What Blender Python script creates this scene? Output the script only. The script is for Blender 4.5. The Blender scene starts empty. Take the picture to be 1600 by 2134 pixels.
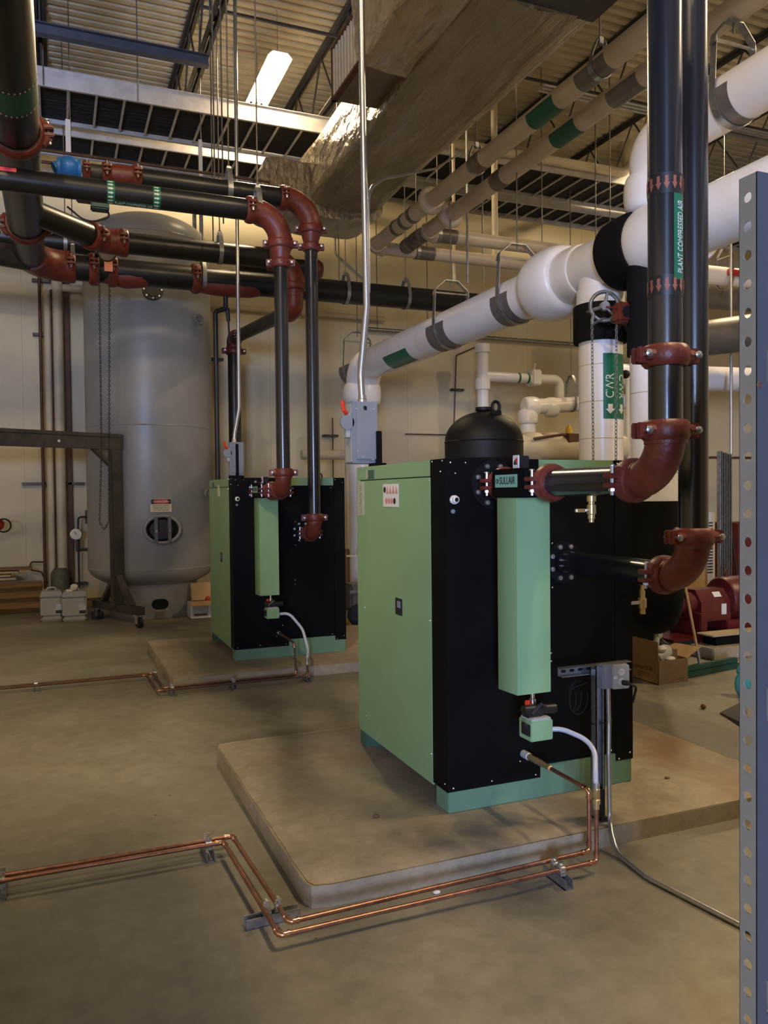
import bpy, bmesh, math, random
from mathutils import Vector as V, Matrix, noise
random.seed(7)
scn = bpy.context.scene
COL = scn.collection
PI = math.pi

# ---------------------------------------------------------------- camera
F, CX, CY, EYE = 1660.0, 800.0, 1067.0, 1.62
def _c(px, py): return V((px-CX, CY-py, -F))
_X = _c(4850, 987).normalized()
_Y = _c(113, 1037).normalized(); _Y = (_Y-_X*_X.dot(_Y)).normalized()
_Z = _X.cross(_Y)
ROT = Matrix((_X, _Y, _Z))
CAM = V((0, 0, EYE))
def P(px, py, x=None, y=None, z=None):
    "the point of the plane x=, y= or z= seen at a pixel (used to measure the place)"
    d = ROT @ _c(px, py)
    t = (x/d.x) if x is not None else (y/d.y) if y is not None else ((z-EYE)/d.z)
    return CAM + d*t
cd = bpy.data.cameras.new('camera'); cam = bpy.data.objects.new('camera', cd); COL.objects.link(cam)
cd.sensor_fit = 'HORIZONTAL'; cd.sensor_width = 36; cd.lens = 36*F/1600
cd.clip_start = .05; cd.clip_end = 200
cam.matrix_world = Matrix.Translation(CAM) @ ROT.to_4x4()
scn.camera = cam
# ---------------------------------------------------------------- world, daylight, exposure
scn.view_settings.view_transform = 'Standard'; scn.view_settings.look = 'None'
scn.view_settings.gamma = 1; scn.view_settings.exposure = 1.05
W = bpy.data.worlds.new('world'); scn.world = W; W.use_nodes = True
W.node_tree.nodes['Background'].inputs[0].default_value = (.62, .74, 1, 1)
W.node_tree.nodes['Background'].inputs[1].default_value = 1.0
DAY_POWER = 1050; LAMP_POWER = 155; LAMP_COL = (1, .765, .455)
def area(name, loc, target, sx, sy, power, col, spread=180):
    l = bpy.data.lights.new(name, 'AREA'); l.shape = 'RECTANGLE'; l.size = sx; l.size_y = sy
    l.energy = power; l.color = col; l.spread = math.radians(spread)
    o = bpy.data.objects.new(name, l); COL.objects.link(o); o.location = loc
    o.rotation_euler = (V(target)-V(loc)).to_track_quat('-Z', 'Y').to_euler()
    return o
area('doorway_daylight', (-4.2, -9.1, 1.9), (1.2, 4, 1.9), 1.9, 2.8, DAY_POWER, (.42, .56, 1))

# ---------------------------------------------------------------- materials
MATS = {}
def mat(name, col, rough=.5, metal=0, var=0, scale=4, col2=None, bump=0, bscale=30, stretch=None, emit=0, coat=0, lo=.35, hi=.65, spec=None):
    m = bpy.data.materials.new(name); m.use_nodes = True; nt = m.node_tree; N = nt.nodes; L = nt.links
    b = N['Principled BSDF']
    b.inputs['Base Color'].default_value = (*col, 1); b.inputs['Roughness'].default_value = rough
    b.inputs['Metallic'].default_value = metal
    if spec is not None: b.inputs['Specular IOR Level'].default_value = spec
    if coat: b.inputs['Coat Weight'].default_value = coat; b.inputs['Coat Roughness'].default_value = .12
    if emit: b.inputs['Emission Color'].default_value = (*col, 1); b.inputs['Emission Strength'].default_value = emit
    tc = N.new('ShaderNodeTexCoord'); mp = N.new('ShaderNodeMapping'); L.new(tc.outputs['Object'], mp.inputs[0])
    if stretch: mp.inputs['Scale'].default_value = stretch
    if var or col2:
        n = N.new('ShaderNodeTexNoise'); n.inputs['Scale'].default_value = scale; n.inputs['Detail'].default_value = 8
        n.inputs['Roughness'].default_value = .65
        L.new(mp.outputs[0], n.inputs['Vector'])
        r = N.new('ShaderNodeValToRGB'); r.color_ramp.elements[0].position = lo; r.color_ramp.elements[1].position = hi
        c2 = col2 or tuple(max(0, c*(1-var)) for c in col)
        c1 = col if col2 else tuple(min(1, c*(1+var*.6)) for c in col)
        r.color_ramp.elements[0].color = (*c2, 1); r.color_ramp.elements[1].color = (*c1, 1)
        L.new(n.outputs['Fac'], r.inputs[0]); L.new(r.outputs[0], b.inputs['Base Color'])
    if bump:
        n2 = N.new('ShaderNodeTexNoise'); n2.inputs['Scale'].default_value = bscale; n2.inputs['Detail'].default_value = 5
        L.new(mp.outputs[0], n2.inputs['Vector'])
        bp = N.new('ShaderNodeBump'); bp.inputs['Strength'].default_value = bump; bp.inputs['Distance'].default_value = .02
        L.new(n2.outputs['Fac'], bp.inputs['Height']); L.new(bp.outputs[0], b.inputs['Normal'])
    MATS[name] = m; return m
mat('black_pipe', (.016, .016, .018), .26, 0, .45, 3, stretch=(1, 1, .25), coat=.3)
mat('dusty_black_pipe', (.011, .011, .011), .36, 0, .3, 5)
mat('bare_dark_steel', (.06, .053, .045), .42, .4, .4, 6)
mat('red_iron', (.155, .028, .017), .42, 0, .3, 9, bump=.15, bscale=60)
mat('dark_red', (.10, .009, .008), .4, 0, .3, 6)
mat('zinc', (.62, .62, .60), .32, .9, .25, 12)
mat('galv', (.38, .385, .39), .38, .85, .3, 18)
mat('conduit', (.48, .48, .48), .32, .9)
mat('chrome', (.85, .85, .85), .15, 1)
mat('copper', (.40, .19, .12), .33, .85, .35, 8, stretch=(3, 3, 3))
mat('copper_bright', (.75, .42, .28), .22, 1)
mat('copper_old', (.11, .055, .035), .55, .4, .3, 8)
mat('brass', (.62, .46, .22), .3, .7, .2, 20)
mat('green_paint', (.235, .395, .195), .42, 0, .05, 2)
mat('green_base', (.14, .26, .16), .45, 0, .08, 3)
mat('mossy', (.12, .125, .08), .7, 0, .4, 12)
mat('green_dark', (.055, .12, .07), .5)
mat('black_panel', (.0035, .0035, .0038), .6, 0, .3, 3, spec=.12)
mat('black_plastic', (.012, .012, .013), .4)
mat('black_rubber', (.010, .010, .011), .7)
mat('black_foam', (.008, .008, .009), .8, 0, .3, 4, spec=.12)
mat('black_tank', (.007, .006, .005), .55, 0, .4, 3, spec=.3)
mat('white_pvc', (.82, .79, .78), .28, 0, 0, 1.8, col2=(.72, .64, .52), lo=.2, hi=.45)
mat('white_plastic', (.72, .69, .66), .35)
mat('beige_pipe', (.55, .46, .34), .38, 0, 0, 2.5, col2=(.42, .33, .22), lo=.3, hi=.55)
mat('dirty_joint', (.17, .13, .09), .6, 0, .5, 9)
mat('grey_shield', (.18, .16, .14), .45, .3, .2, 6)
mat('wall_pipe', (.60, .52, .36), .5, 0, .12, 3)
mat('tank_grey', (.29, .285, .265), .36, .0, .12, 1.3)
mat('tank_dark', (.24, .23, .21), .5, .1, .15, 4)
mat('gantry_steel', (.058, .050, .043), .5, .3, .35, 7)
mat('joist_steel', (.050, .046, .042), .6, 0, .3, 4)
mat('blue_steel', (.075, .085, .11), .5, .2, .2, 4)
mat('alu', (.62, .60, .57), .45, .3, .15, 6)
mat('foil', (.36, .30, .21), .24, .45, .2, 2.5, bump=.9, bscale=6, stretch=(2.2, .5, 1), coat=.5)
mat('foil_lit', (.50, .41, .28), .25, .2, .2, 2.5, bump=1.0, bscale=5, stretch=(2.2, .7, 1), coat=.6)  # shinier wrap; the lamp light falling on it is put into the lighter colour
mat('rod_steel', (.17, .15, .12), .5, .3, .2, 10)
mat('kraft', (.20, .145, .085), .42, .1, .25, 2, bump=.5, bscale=6, stretch=(1.5, .6, 1))
mat('duct_metal', (.10, .10, .11), .5, .5, .2, 3)
mat('rust_frame', (.12, .045, .025), .6, 0, .3, 9)
mat('filter_white', (.62, .58, .50), .6, 0, .1, 20)
mat('cable_black', (.006, .006, .006), .7)
mat('grey_box', (.25, .27, .31), .42, .2, .06, 5)
mat('grey_box_light', (.42, .43, .42), .45, .1, .06, 5)
mat('handle_red', (.72, .05, .02), .4)
mat('valve_red', (.42, .025, .015), .4)
mat('blue_valve', (.02, .16, .55), .4)
mat('teal_box', (.02, .09, .11), .5)
mat('pink_tape', (.85, .10, .12), .6)
mat('tag_orange', (.85, .28, .16), .6)
mat('label_green', (.006, .13, .065), .4)
mat('label_green_dark', (.012, .10, .055), .5)
mat('label_white', (.70, .68, .64), .5)
mat('label_tan', (.46, .44, .32), .5)
mat('label_cream', (.72, .62, .40), .5)
mat('label_mint', (.22, .45, .33), .4)
mat('ink', (.02, .02, .02), .6)
mat('ink_brown', (.12, .07, .025), .7)
mat('ink_red', (.55, .04, .02), .5)
mat('ink_pale', (.55, .28, .22), .5)
mat('arrow_orange', (.28, .085, .05), .6)
mat('arrow_white', (.62, .62, .55), .5)
mat('ring_blue', (.20, .32, .62), .4)
mat('hose', (.62, .66, .74), .28, 0, 0)
MATS['hose'].node_tree.nodes['Principled BSDF'].inputs['Transmission Weight'].default_value = .25
mat('jug_grey', (.31, .31, .28), .45, 0, .08, 5)
mat('jug_lid', (.62, .58, .45), .5)
mat('cardboard', (.42, .265, .12), .75, 0, .12, 5)
mat('cardboard_dark', (.20, .13, .085), .75, 0, .12, 5)
mat('timber', (.20, .115, .05), .7, 0, .35, 5, stretch=(.5, 4, 4))
mat('pale_board', (.42, .34, .20), .7, 0, .2, 5, stretch=(.5, 4, 4))
mat('broom_wood', (.46, .27, .14), .6, 0, .2, 10)
mat('broom_green', (.006, .05, .032), .5)
mat('glove_teal', (.05, .28, .30), .6)
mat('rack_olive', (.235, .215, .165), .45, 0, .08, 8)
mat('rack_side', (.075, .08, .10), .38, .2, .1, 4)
mat('yellow', (.75, .45, .05), .5)
mat('glass_face', (.75, .75, .68), .2)
mat('dark_void', (.002, .002, .002), .9)
mat('lamp', (1, .80, .52), .5, emit=9)
mat('lamp_housing', (.75, .74, .70), .5)
mat('corrugated', (.50, .44, .31), .6, 0, .16, 2.5)

for _n in ('foil', 'foil_lit'):
    for _q in MATS[_n].node_tree.nodes:
        if _q.bl_idname == 'ShaderNodeBump': _q.inputs['Distance'].default_value = .09
def concrete(name, base, dark, rust, rustamt, sc):
    m = bpy.data.materials.new(name); m.use_nodes = True; nt = m.node_tree; N = nt.nodes; L = nt.links
    b = N['Principled BSDF']; tc = N.new('ShaderNodeTexCoord')
    def noi(s, d=8, r=.6, vec=None):
        n = N.new('ShaderNodeTexNoise'); n.inputs['Scale'].default_value = s; n.inputs['Detail'].default_value = d
        n.inputs['Roughness'].default_value = r; L.new(vec or tc.outputs['Object'], n.inputs['Vector']); return n
    def ramp(src, p0, p1, c0, c1):
        r = N.new('ShaderNodeValToRGB'); e = r.color_ramp.elements
        e[0].position = p0; e[1].position = p1; e[0].color = (*c0, 1); e[1].color = (*c1, 1)
        L.new(src, r.inputs[0]); return r
    def mix(f, a, c, mode='MIX'):
        x = N.new('ShaderNodeMix'); x.data_type = 'RGBA'; x.blend_type = mode
        if isinstance(f, float): x.inputs[0].default_value = f
        else: L.new(f, x.inputs[0])
        L.new(a, x.inputs[6]); L.new(c, x.inputs[7]); return x.outputs[2]
    a = ramp(noi(sc).outputs['Fac'], .3, .7, dark, base)
    c = ramp(noi(sc*9, 6, .7).outputs['Fac'], .3, .7, (.72, .72, .72), (1.06, 1.06, 1.06))
    o = mix(1.0, a.outputs[0], c.outputs[0], 'MULTIPLY')
    r1 = ramp(noi(sc*.7+.13, 4).outputs['Fac'], .56, .72, (0, 0, 0), (rustamt,)*3)
    rc = N.new('ShaderNodeRGB'); rc.outputs[0].default_value = (*rust, 1)
    o = mix(r1.outputs[0], o, rc.outputs[0])
    sp = N.new('ShaderNodeTexVoronoi'); sp.inputs['Scale'].default_value = sc*3.2; L.new(tc.outputs['Object'], sp.inputs['Vector'])
    s2 = ramp(sp.outputs['Distance'], .018, .034, (.35, .3, .25), (1, 1, 1))
    o = mix(1.0, o, s2.outputs[0], 'MULTIPLY')
    L.new(o, b.inputs['Base Color']); b.inputs['Roughness'].default_value = .55
    rr = ramp(noi(sc*2).outputs['Fac'], .3, .7, (.42,)*3, (.68,)*3); L.new(rr.outputs[0], b.inputs['Roughness'])
    bp = N.new('ShaderNodeBump'); bp.inputs['Strength'].default_value = .12; bp.inputs['Distance'].default_value = .01
    L.new(noi(sc*30).outputs['Fac'], bp.inputs['Height']); L.new(bp.outputs[0], b.inputs['Normal'])
    MATS[name] = m
concrete('floor_concrete', (.285, .262, .200), (.175, .160, .120), (.30, .20, .11), .25, 1.1)
concrete('slab_concrete', (.43, .36, .25), (.30, .25, .17), (.30, .15, .065), .75, 1.7)

def wallmat():
    m = bpy.data.materials.new('wall_paint'); m.use_nodes = True; nt = m.node_tree; N = nt.nodes; L = nt.links
    b = N['Principled BSDF']; tc = N.new('ShaderNodeTexCoord'); mp = N.new('ShaderNodeMapping')
    mp.inputs['Rotation'].default_value = (PI/2, 0, 0); L.new(tc.outputs['Object'], mp.inputs[0])
    br = N.new('ShaderNodeTexBrick'); br.offset = 0; br.inputs['Scale'].default_value = 1
    br.inputs['Brick Width'].default_value = 1.22; br.inputs['Row Height'].default_value = 40
    br.inputs['Mortar Size'].default_value = .006; br.inputs['Mortar Smooth'].default_value = .2
    br.inputs['Color1'].default_value = (.76, .66, .43, 1); br.inputs['Color2'].default_value = (.75, .65, .42, 1)
    br.inputs['Mortar'].default_value = (.64, .55, .36, 1); L.new(mp.outputs[0], br.inputs['Vector'])
    n = N.new('ShaderNodeTexNoise'); n.inputs['Scale'].default_value = .8; n.inputs['Detail'].default_value = 6
    L.new(tc.outputs['Object'], n.inputs['Vector'])
    x = N.new('ShaderNodeMix'); x.data_type = 'RGBA'; x.blend_type = 'MULTIPLY'; x.inputs[0].default_value = .25
    L.new(br.outputs[0], x.inputs[6]); L.new(n.outputs['Fac'], x.inputs[7]); L.new(x.outputs[2], b.inputs['Base Color'])
    b.inputs['Roughness'].default_value = .5; MATS['wall_paint'] = m
wallmat()

# ---------------------------------------------------------------- mesh helpers
ORG = {}
def frame(d):
    d = V(d).normalized(); a = V((0, 0, 1)) if abs(d.z) < .9 else V((1, 0, 0))
    u = d.cross(a).normalized(); return d, u, d.cross(u).normalized()
class MB:
    def __init__(s): s.v = []; s.f = []
    def add(s, v, f):
        k = len(s.v); s.v += [V(p) for p in v]; s.f += [tuple(i+k for i in q) for q in f]; return s
    def box(s, x0, x1, y0, y1, z0, z1, bev=0, M=None):
        bm = bmesh.new(); bmesh.ops.create_cube(bm, size=1)
        for w in bm.verts: w.co = V((x0+(w.co.x+.5)*(x1-x0), y0+(w.co.y+.5)*(y1-y0), z0+(w.co.z+.5)*(z1-z0)))
        if bev: bmesh.ops.bevel(bm, geom=bm.edges[:], offset=bev, segments=2, affect='EDGES')
        bm.verts.index_update()
        s.add([(M @ w.co if M else w.co) for w in bm.verts], [[w.index for w in f.verts] for f in bm.faces]); bm.free(); return s
    def tube(s, pts, r, n=14, cap=True, radii=None, closed=False):
        pts = [V(p) for p in pts]; m = len(pts); vs = []; fs = []
        d, u, w = frame(pts[1]-pts[0])
        for i in range(m):
            if closed: t = (pts[(i+1) % m]-pts[i-1]).normalized()
            elif i == 0: t = (pts[1]-pts[0]).normalized()
            elif i == m-1: t = (pts[-1]-pts[-2]).normalized()
            else: t = ((pts[i+1]-pts[i]).normalized()+(pts[i]-pts[i-1]).normalized()).normalized()
            u = (u-t*u.dot(t)).normalized(); w = t.cross(u); rr = radii[i] if radii else r
            for k in range(n):
                a = 2*PI*k/n; vs.append(pts[i]+u*math.cos(a)*rr+w*math.sin(a)*rr)
        for i in range(m if closed else m-1):
            j = (i+1) % m
            for k in range(n): fs.append((i*n+k, i*n+(k+1) % n, j*n+(k+1) % n, j*n+k))
        if cap and not closed: fs.append(tuple(range(n))[::-1]); fs.append(tuple((m-1)*n+k for k in range(n)))
        return s.add(vs, fs)
    def lathe(s, prof, p, d, n=28, cap=True, squash=None):
        d, u, w = frame(d); vs = []; fs = []; p = V(p)
        for r, t in prof:
            for k in range(n):
                a = 2*PI*k/n; vs.append(p+d*t+u*math.cos(a)*r+w*math.sin(a)*r)
        for i in range(len(prof)-1):
            for k in range(n): fs.append((i*n+k, i*n+(k+1) % n, (i+1)*n+(k+1) % n, (i+1)*n+k))
        if cap: fs.append(tuple(range(n))[::-1]); fs.append(tuple((len(prof)-1)*n+k for k in range(n)))
        return s.add(vs, fs)
    def prism(s, poly, z0, z1, M=None):
        n = len(poly); vs = [V((a, b, z0)) for a, b in poly]+[V((a, b, z1)) for a, b in poly]
        if M: vs = [M @ q for q in vs]
        fs = [tuple(range(n))[::-1], tuple(range(n, 2*n))]+[(i, (i+1) % n, n+(i+1) % n, n+i) for i in range(n)]
        return s.add(vs, fs)
    def sph(s, c, r, n=14, m=8, sc=(1, 1, 1)):
        prof = [(max(1e-4, math.sin(PI*i/m))*r, -math.cos(PI*i/m)*r) for i in range(m+1)]
        k = len(s.v); s.lathe(prof, (0, 0, 0), (0, 0, 1), n)
        for i in range(k, len(s.v)): q = s.v[i]; s.v[i] = V((q.x*sc[0]+c[0], q.y*sc[1]+c[1], q.z*sc[2]+c[2]))
        return s
    def build(s, name, m, parent=None, ang=38, label=None):
        if parent is None:
            xs = [q.x for q in s.v]; ys = [q.y for q in s.v]; zs = [q.z for q in s.v]
            org = V(((min(xs)+max(xs))/2, (min(ys)+max(ys))/2, min(zs)))
        else: org = ORG[parent.name]
        me = bpy.data.meshes.new(name); me.from_pydata([q-org for q in s.v], [], s.f)
        bm = bmesh.new(); bm.from_mesh(me); bmesh.ops.recalc_face_normals(bm, faces=bm.faces); bm.to_mesh(me); bm.free()
        me.materials.append(MATS[m] if isinstance(m, str) else m)
        me.polygons.foreach_set('use_smooth', [True]*len(me.polygons)); me.set_sharp_from_angle(angle=math.radians(ang))
        o = bpy.data.objects.new(name, me); COL.objects.link(o)
        if parent is None: o.location = org
        else: o.parent = parent
        ORG[o.name] = org
        if label: o['label'] = label
        return o
def tag(o, label, cat, group=None, kind=None):
    o['label'] = label; o['category'] = cat
    if group: o['group'] = group
    if kind: o['kind'] = kind
    return o
def T(name, label, cat, loc, group=None):
    o = bpy.data.objects.new(name, None); COL.objects.link(o); o.location = V(loc); o.empty_display_size = .1
    ORG[o.name] = V(loc); return tag(o, label, cat, group)
def S(o): o['kind'] = 'structure'; return o
def B(x0, x1, y0, y1, z0, z1, bev=0, M=None): return MB().box(x0, x1, y0, y1, z0, z1, bev, M)
def CY_(a, b, r, n=14): return MB().tube([a, b], r, n)
def fil(pts, R, n=7):
    pts = [V(p) for p in pts]; out = [pts[0]]
    for i in range(1, len(pts)-1):
        a = (pts[i-1]-pts[i]).normalized(); b = (pts[i+1]-pts[i]).normalized()
        ang = a.angle(b)
        if ang > PI-.02: out.append(pts[i]); continue
        t = min(R/math.tan(ang/2), (pts[i-1]-pts[i]).length*.49, (pts[i+1]-pts[i]).length*.49); r = t*math.tan(ang/2)
        c = pts[i]+(a+b).normalized()*(r/math.sin(ang/2)); p0 = pts[i]+a*t-c; p1 = pts[i]+b*t-c
        for k in range(n+1):
            f = k/n; w = PI-ang
            out.append(c+p0*(math.sin((1-f)*w)/math.sin(w))+p1*(math.sin(f*w)/math.sin(w)))
    out.append(pts[-1]); return out
def Mx(loc, xa, ya):
    "matrix with x axis xa, y axis ya at loc"
    xa = V(xa).normalized(); ya = V(ya); ya = (ya-xa*ya.dot(xa)).normalized(); za = xa.cross(ya)
    m = Matrix((xa, ya, za)).transposed().to_4x4(); m.translation = V(loc); return m
# lettering
def textmb(s, size, fn, sub=0):
    cu = bpy.data.curves.new('t', 'FONT'); cu.body = s; cu.size = size; cu.align_x = 'CENTER'; cu.align_y = 'CENTER'; cu.resolution_u = 3
    cu.extrude = .0006
    o = bpy.data.objects.new('t', cu); COL.objects.link(o); dg = bpy.context.evaluated_depsgraph_get()
    me = bpy.data.meshes.new_from_object(o.evaluated_get(dg)); bpy.data.objects.remove(o)
    b = MB(); b.add([fn(v.co) for v in me.vertices], [tuple(p.vertices) for p in me.polygons]); bpy.data.meshes.remove(me); return b
def flat(M, sx=1): return lambda c: M @ V((c.x*sx, c.y, c.z))
def patch(p, d, r, a0, a1, t0, t1, th=.0015, n=10, u=None):
    "label wrapped on a pipe at p along d, angles measured from direction u"
    d = V(d).normalized(); u = V(u); u = (u-d*u.dot(d)).normalized(); w = d.cross(u); vs = []; fs = []
    for rr in (r, r+th):
        for i in range(n+1):
            a = a0+(a1-a0)*i/n
            for t in (t0, t1): vs.append(V(p)+d*t+(u*math.cos(a)+w*math.sin(a))*rr)
    k = 2*(n+1)
    for i in range(n):
        fs += [(2*i, 2*i+1, 2*i+3, 2*i+2), (k+2*i, k+2*i+2, k+2*i+3, k+2*i+1), (2*i, 2*i+2, k+2*i+2, k+2*i), (2*i+1, k+2*i+1, k+2*i+3, 2*i+3)]
    fs += [(0, k, k+1, 1), (2*n, 2*n+1, k+2*n+1, k+2*n)]
    return MB().add(vs, fs)
def wrapfn(p, d, r, ang, t0, u, sx=1, flip=1):
    "letters run along d, their height round the pipe"
    d = V(d).normalized(); u = V(u); u = (u-d*u.dot(d)).normalized(); w = d.cross(u)
    def fn(c):
        a = ang-flip*c.y/r; return V(p)+d*(t0+c.x*sx*flip)+(u*math.cos(a)+w*math.sin(a))*(r+.001+c.z)
    return fn
def arrowpoly(l, w): return [(-l/2, -w*.25), (0, -w*.25), (0, -w/2), (l/2, 0), (0, w/2), (0, w*.25), (-l/2, w*.25)]

# pipe fittings
def bolt(c, d, L, r, parent, head=True, m='zinc'):
    d = V(d).normalized(); b = MB().tube([V(c)-d*L/2, V(c)+d*L/2], r, 8)
    if head:
        b.lathe([(r*.6, -r*1.1), (r*1.9, -r*.5), (r*1.9, .0)], V(c)-d*L/2, d, 10); b.lathe([(r*1.9, -r*1.4), (r*1.9, 0)], V(c)+d*L*.36, d, 6)
    return b.build('bolt', m, parent)
def coupling(p, d, r, parent, side, name='coupling', m='red_iron', k=1):
    d = V(d).normalized(); p = V(p); s = V(side); s = (s-d*s.dot(d)).normalized(); t = d.cross(s); w = .036*k
    b = MB().lathe([(r*.98, -w), (r+.012*k, -w), (r+.020*k, -w*.75), (r+.024*k, -w*.3), (r+.024*k, w*.3), (r+.020*k, w*.75), (r+.012*k, w), (r*.98, w)], p, d, 30)
    for sg in (1, -1):
        for tt in (1, -1):
            M = Mx(p+s*sg*(r+.034*k)+t*tt*.017*k, s*sg, d)
            b.box(-.026*k, .026*k, -w*.75, w*.75, -.009*k, .009*k, .004*k, M)
            b.tube([p+s*sg*(r+.0*k)+t*tt*(r*.55), p+s*sg*(r+.030*k)+t*tt*.020*k], w*.62, 8)
    o = b.build(name, m, parent)
    for sg in (1, -1): bolt(p+s*sg*(r+.036*k), t, .105*k, .0068*k, o)
    return o
def elbow(c, d1, d2, r, R, parent, m='red_iron', fat=1.14):
    c = V(c); d1 = V(d1).normalized(); d2 = V(d2).normalized()
    pts = fil([c-d1*R, c-d1*R*.05, c, c+d2*R*.05, c+d2*R], R, 12) if False else None
    a = c-d1*R; b2 = c+d2*R; ctr = a+d2*R if abs(d1.dot(d2)) < .01 else None
    if ctr is not None:
        pts = [ctr+(-d2*math.cos(w)+d1*math.sin(w))*R for w in [PI/2*i/12 for i in range(13)]]
    else: pts = fil([a, c, b2], R*2.2, 10)
    b = MB().tube(pts, r*fat, 26); b.tube([pts[0], pts[0]-d1*.001+d1*.03], r*fat+.006, 26); b.tube([pts[-1]-d2*.03, pts[-1]], r*fat+.006, 26)
    return b.build('elbow', m, parent)
def clevis(x, y, z, r, ztop, label, along='x', parent_name='pipe_hanger', w=.045, group=None, m='galv', big=False):
    "U strap round a horizontal pipe with its rod going up"
    t = T(parent_name, label, 'pipe hanger', (x, y, z), group)
    A = (lambda a, h, o: V((x+o, y+a, z+h))) if along == 'x' else (lambda a, h, o: V((x+a, y+o, z+h)))
    top = r+.09 if not big else r+.20; n = 18; prof = []
    rr = r+.004
    prof.append((rr*.9, top-.02)); prof.append((rr, r*.6 if not big else 0))
    for i in range(n+1):
        a = PI*i/n; prof.append((math.cos(a)*rr, -math.sin(a)*rr))
    prof.append((-rr, r*.6 if not big else 0)); prof.append((-rr*.9, top-.02))
    if not big: prof = [(rr*.35, top)]+[(rr*.8, r*.9)]+prof[2:-2]+[(-rr*.8, r*.9), (-rr*.35, top)]
    vs = []; fs = []
    for a, h in prof:
        q = V((a, h)); e = q.normalized()*.006
        for o in (-w/2, w/2): vs.append(A(a, h, o)); vs.append(A(a+e.x, h+e.y, o))
    for i in range(len(prof)-1):
        j = 4*i; k = j+4
        fs += [(j, j+2, k+2, k), (j+1, k+1, k+3, j+3), (j, k, k+1, j+1), (j+2, j+3, k+3, k+2)]
    MB().add(vs, fs).build('strap', m, t)
    if big:
        MB().tube([A(-rr*.92, top-.03, 0), A(rr*.92, top-.03, 0)], .010, 8).build('cross_bolt', 'zinc', t)
        b = MB(); pp = [(-rr*.98, top-.06), (-rr*.9, top+.0), (-rr*.35, top+.10), (rr*.35, top+.10), (rr*.9, top), (rr*.98, top-.06)]
        vs = []; fs = []
        for a, h in pp:
            for o in (-w/2, w/2): vs.append(A(a, h, o)); vs.append(A(a, h+.008, o))
        for i in range(len(pp)-1):
            j = 4*i; k = j+4; fs += [(j, j+2, k+2, k), (j+1, k+1, k+3, j+3), (j, k, k+1, j+1), (j+2, j+3, k+3, k+2)]
        b.add(vs, fs).build('yoke', m, t); zt = top+.04
    else:
        MB().box(-.02, .02, -.02, .02, 0, .05, .004, Matrix.Translation(A(0, top-.02, 0))).build('yoke', m, t); zt = top-.03
    b = MB().tube([A(0, zt, 0), V((x, y, ztop))], .0065, 8); b.lathe([(.014, 0), (.014, .012)], A(0, top+(.11 if big else .03), 0), (0, 0, 1), 6)
    b.build('rod', 'rod_steel', t)
    return t
def chain(name, label, pts, link=.022, r=.0022, m='zinc'):
    b = MB(); pts = [V(p) for p in pts]; tot = 0; k = 0
    for i in range(len(pts)-1):
        d = pts[i+1]-pts[i]; L = d.length; dd, u, w = frame(d); n = int(L/(link*.78))
        for j in range(n):
            c = pts[i]+d*(j+.5)/n; a = u if k % 2 else w; k += 1
            ring = [c+dd*math.cos(t)*link*.5+a*math.sin(t)*link*.27 for t in [2*PI*q/8 for q in range(8)]]
            b.tube(ring, r, 4, closed=True)
    return tag(b.build(name, m), label, 'chain')

# ================================================================ room shell
YW, XL, XR, YF, ZD = 12.7, -5.6, 14.5, -9.0, 7.5
S(B(XL, XR, YF, YW, -.12, 0).build('floor', 'floor_concrete'))
S(B(XL-.2, XR+.2, YW, YW+.2, 0, ZD+.1).build('wall_back', 'wall_paint'))
S(B(XL-.2, XL, YF, YW, 0, ZD+.1).build('wall_left', 'wall_paint'))
S(B(XR, XR+.2, YF, YW, 0, ZD+.1).build('wall_right', 'wall_paint'))
b = B(XL, -5.2, YF-.2, YF, 0, ZD+.1); b.box(-3.2, XR, YF-.2, YF, 0, ZD+.1); b.box(-5.2, -3.2, YF-.2, YF, 3.3, ZD+.1)
S(b.build('wall_front', 'wall_paint'))
b = MB(); vs = []; fs = []; y = YF; prof = []
while y < YW:
    prof += [(y, ZD), (y+.075, ZD), (y+.095, ZD+.04), (y+.13, ZD+.04)]; y += .152
prof.append((YW+.1, ZD))
for (yy, zz) in prof: vs += [V((XL-.1, yy, zz)), V((XR+.1, yy, zz))]
for i in range(len(prof)-1): fs.append((2*i, 2*i+1, 2*i+3, 2*i+2))
S(b.add(vs, fs).box(XL-.2, XR+.2, YF-.2, YW+.2, ZD+.08, ZD+.2).build('ceiling', 'corrugated', ang=20))
S(B(XL, XR, YW-.03, YW, 0, .11, .005).build('baseboard_back', 'timber'))
S(B(7.2, XR, YW-.02, YW, 2.28, 2.33, .004).build('trim_1', 'rust_frame'))

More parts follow.
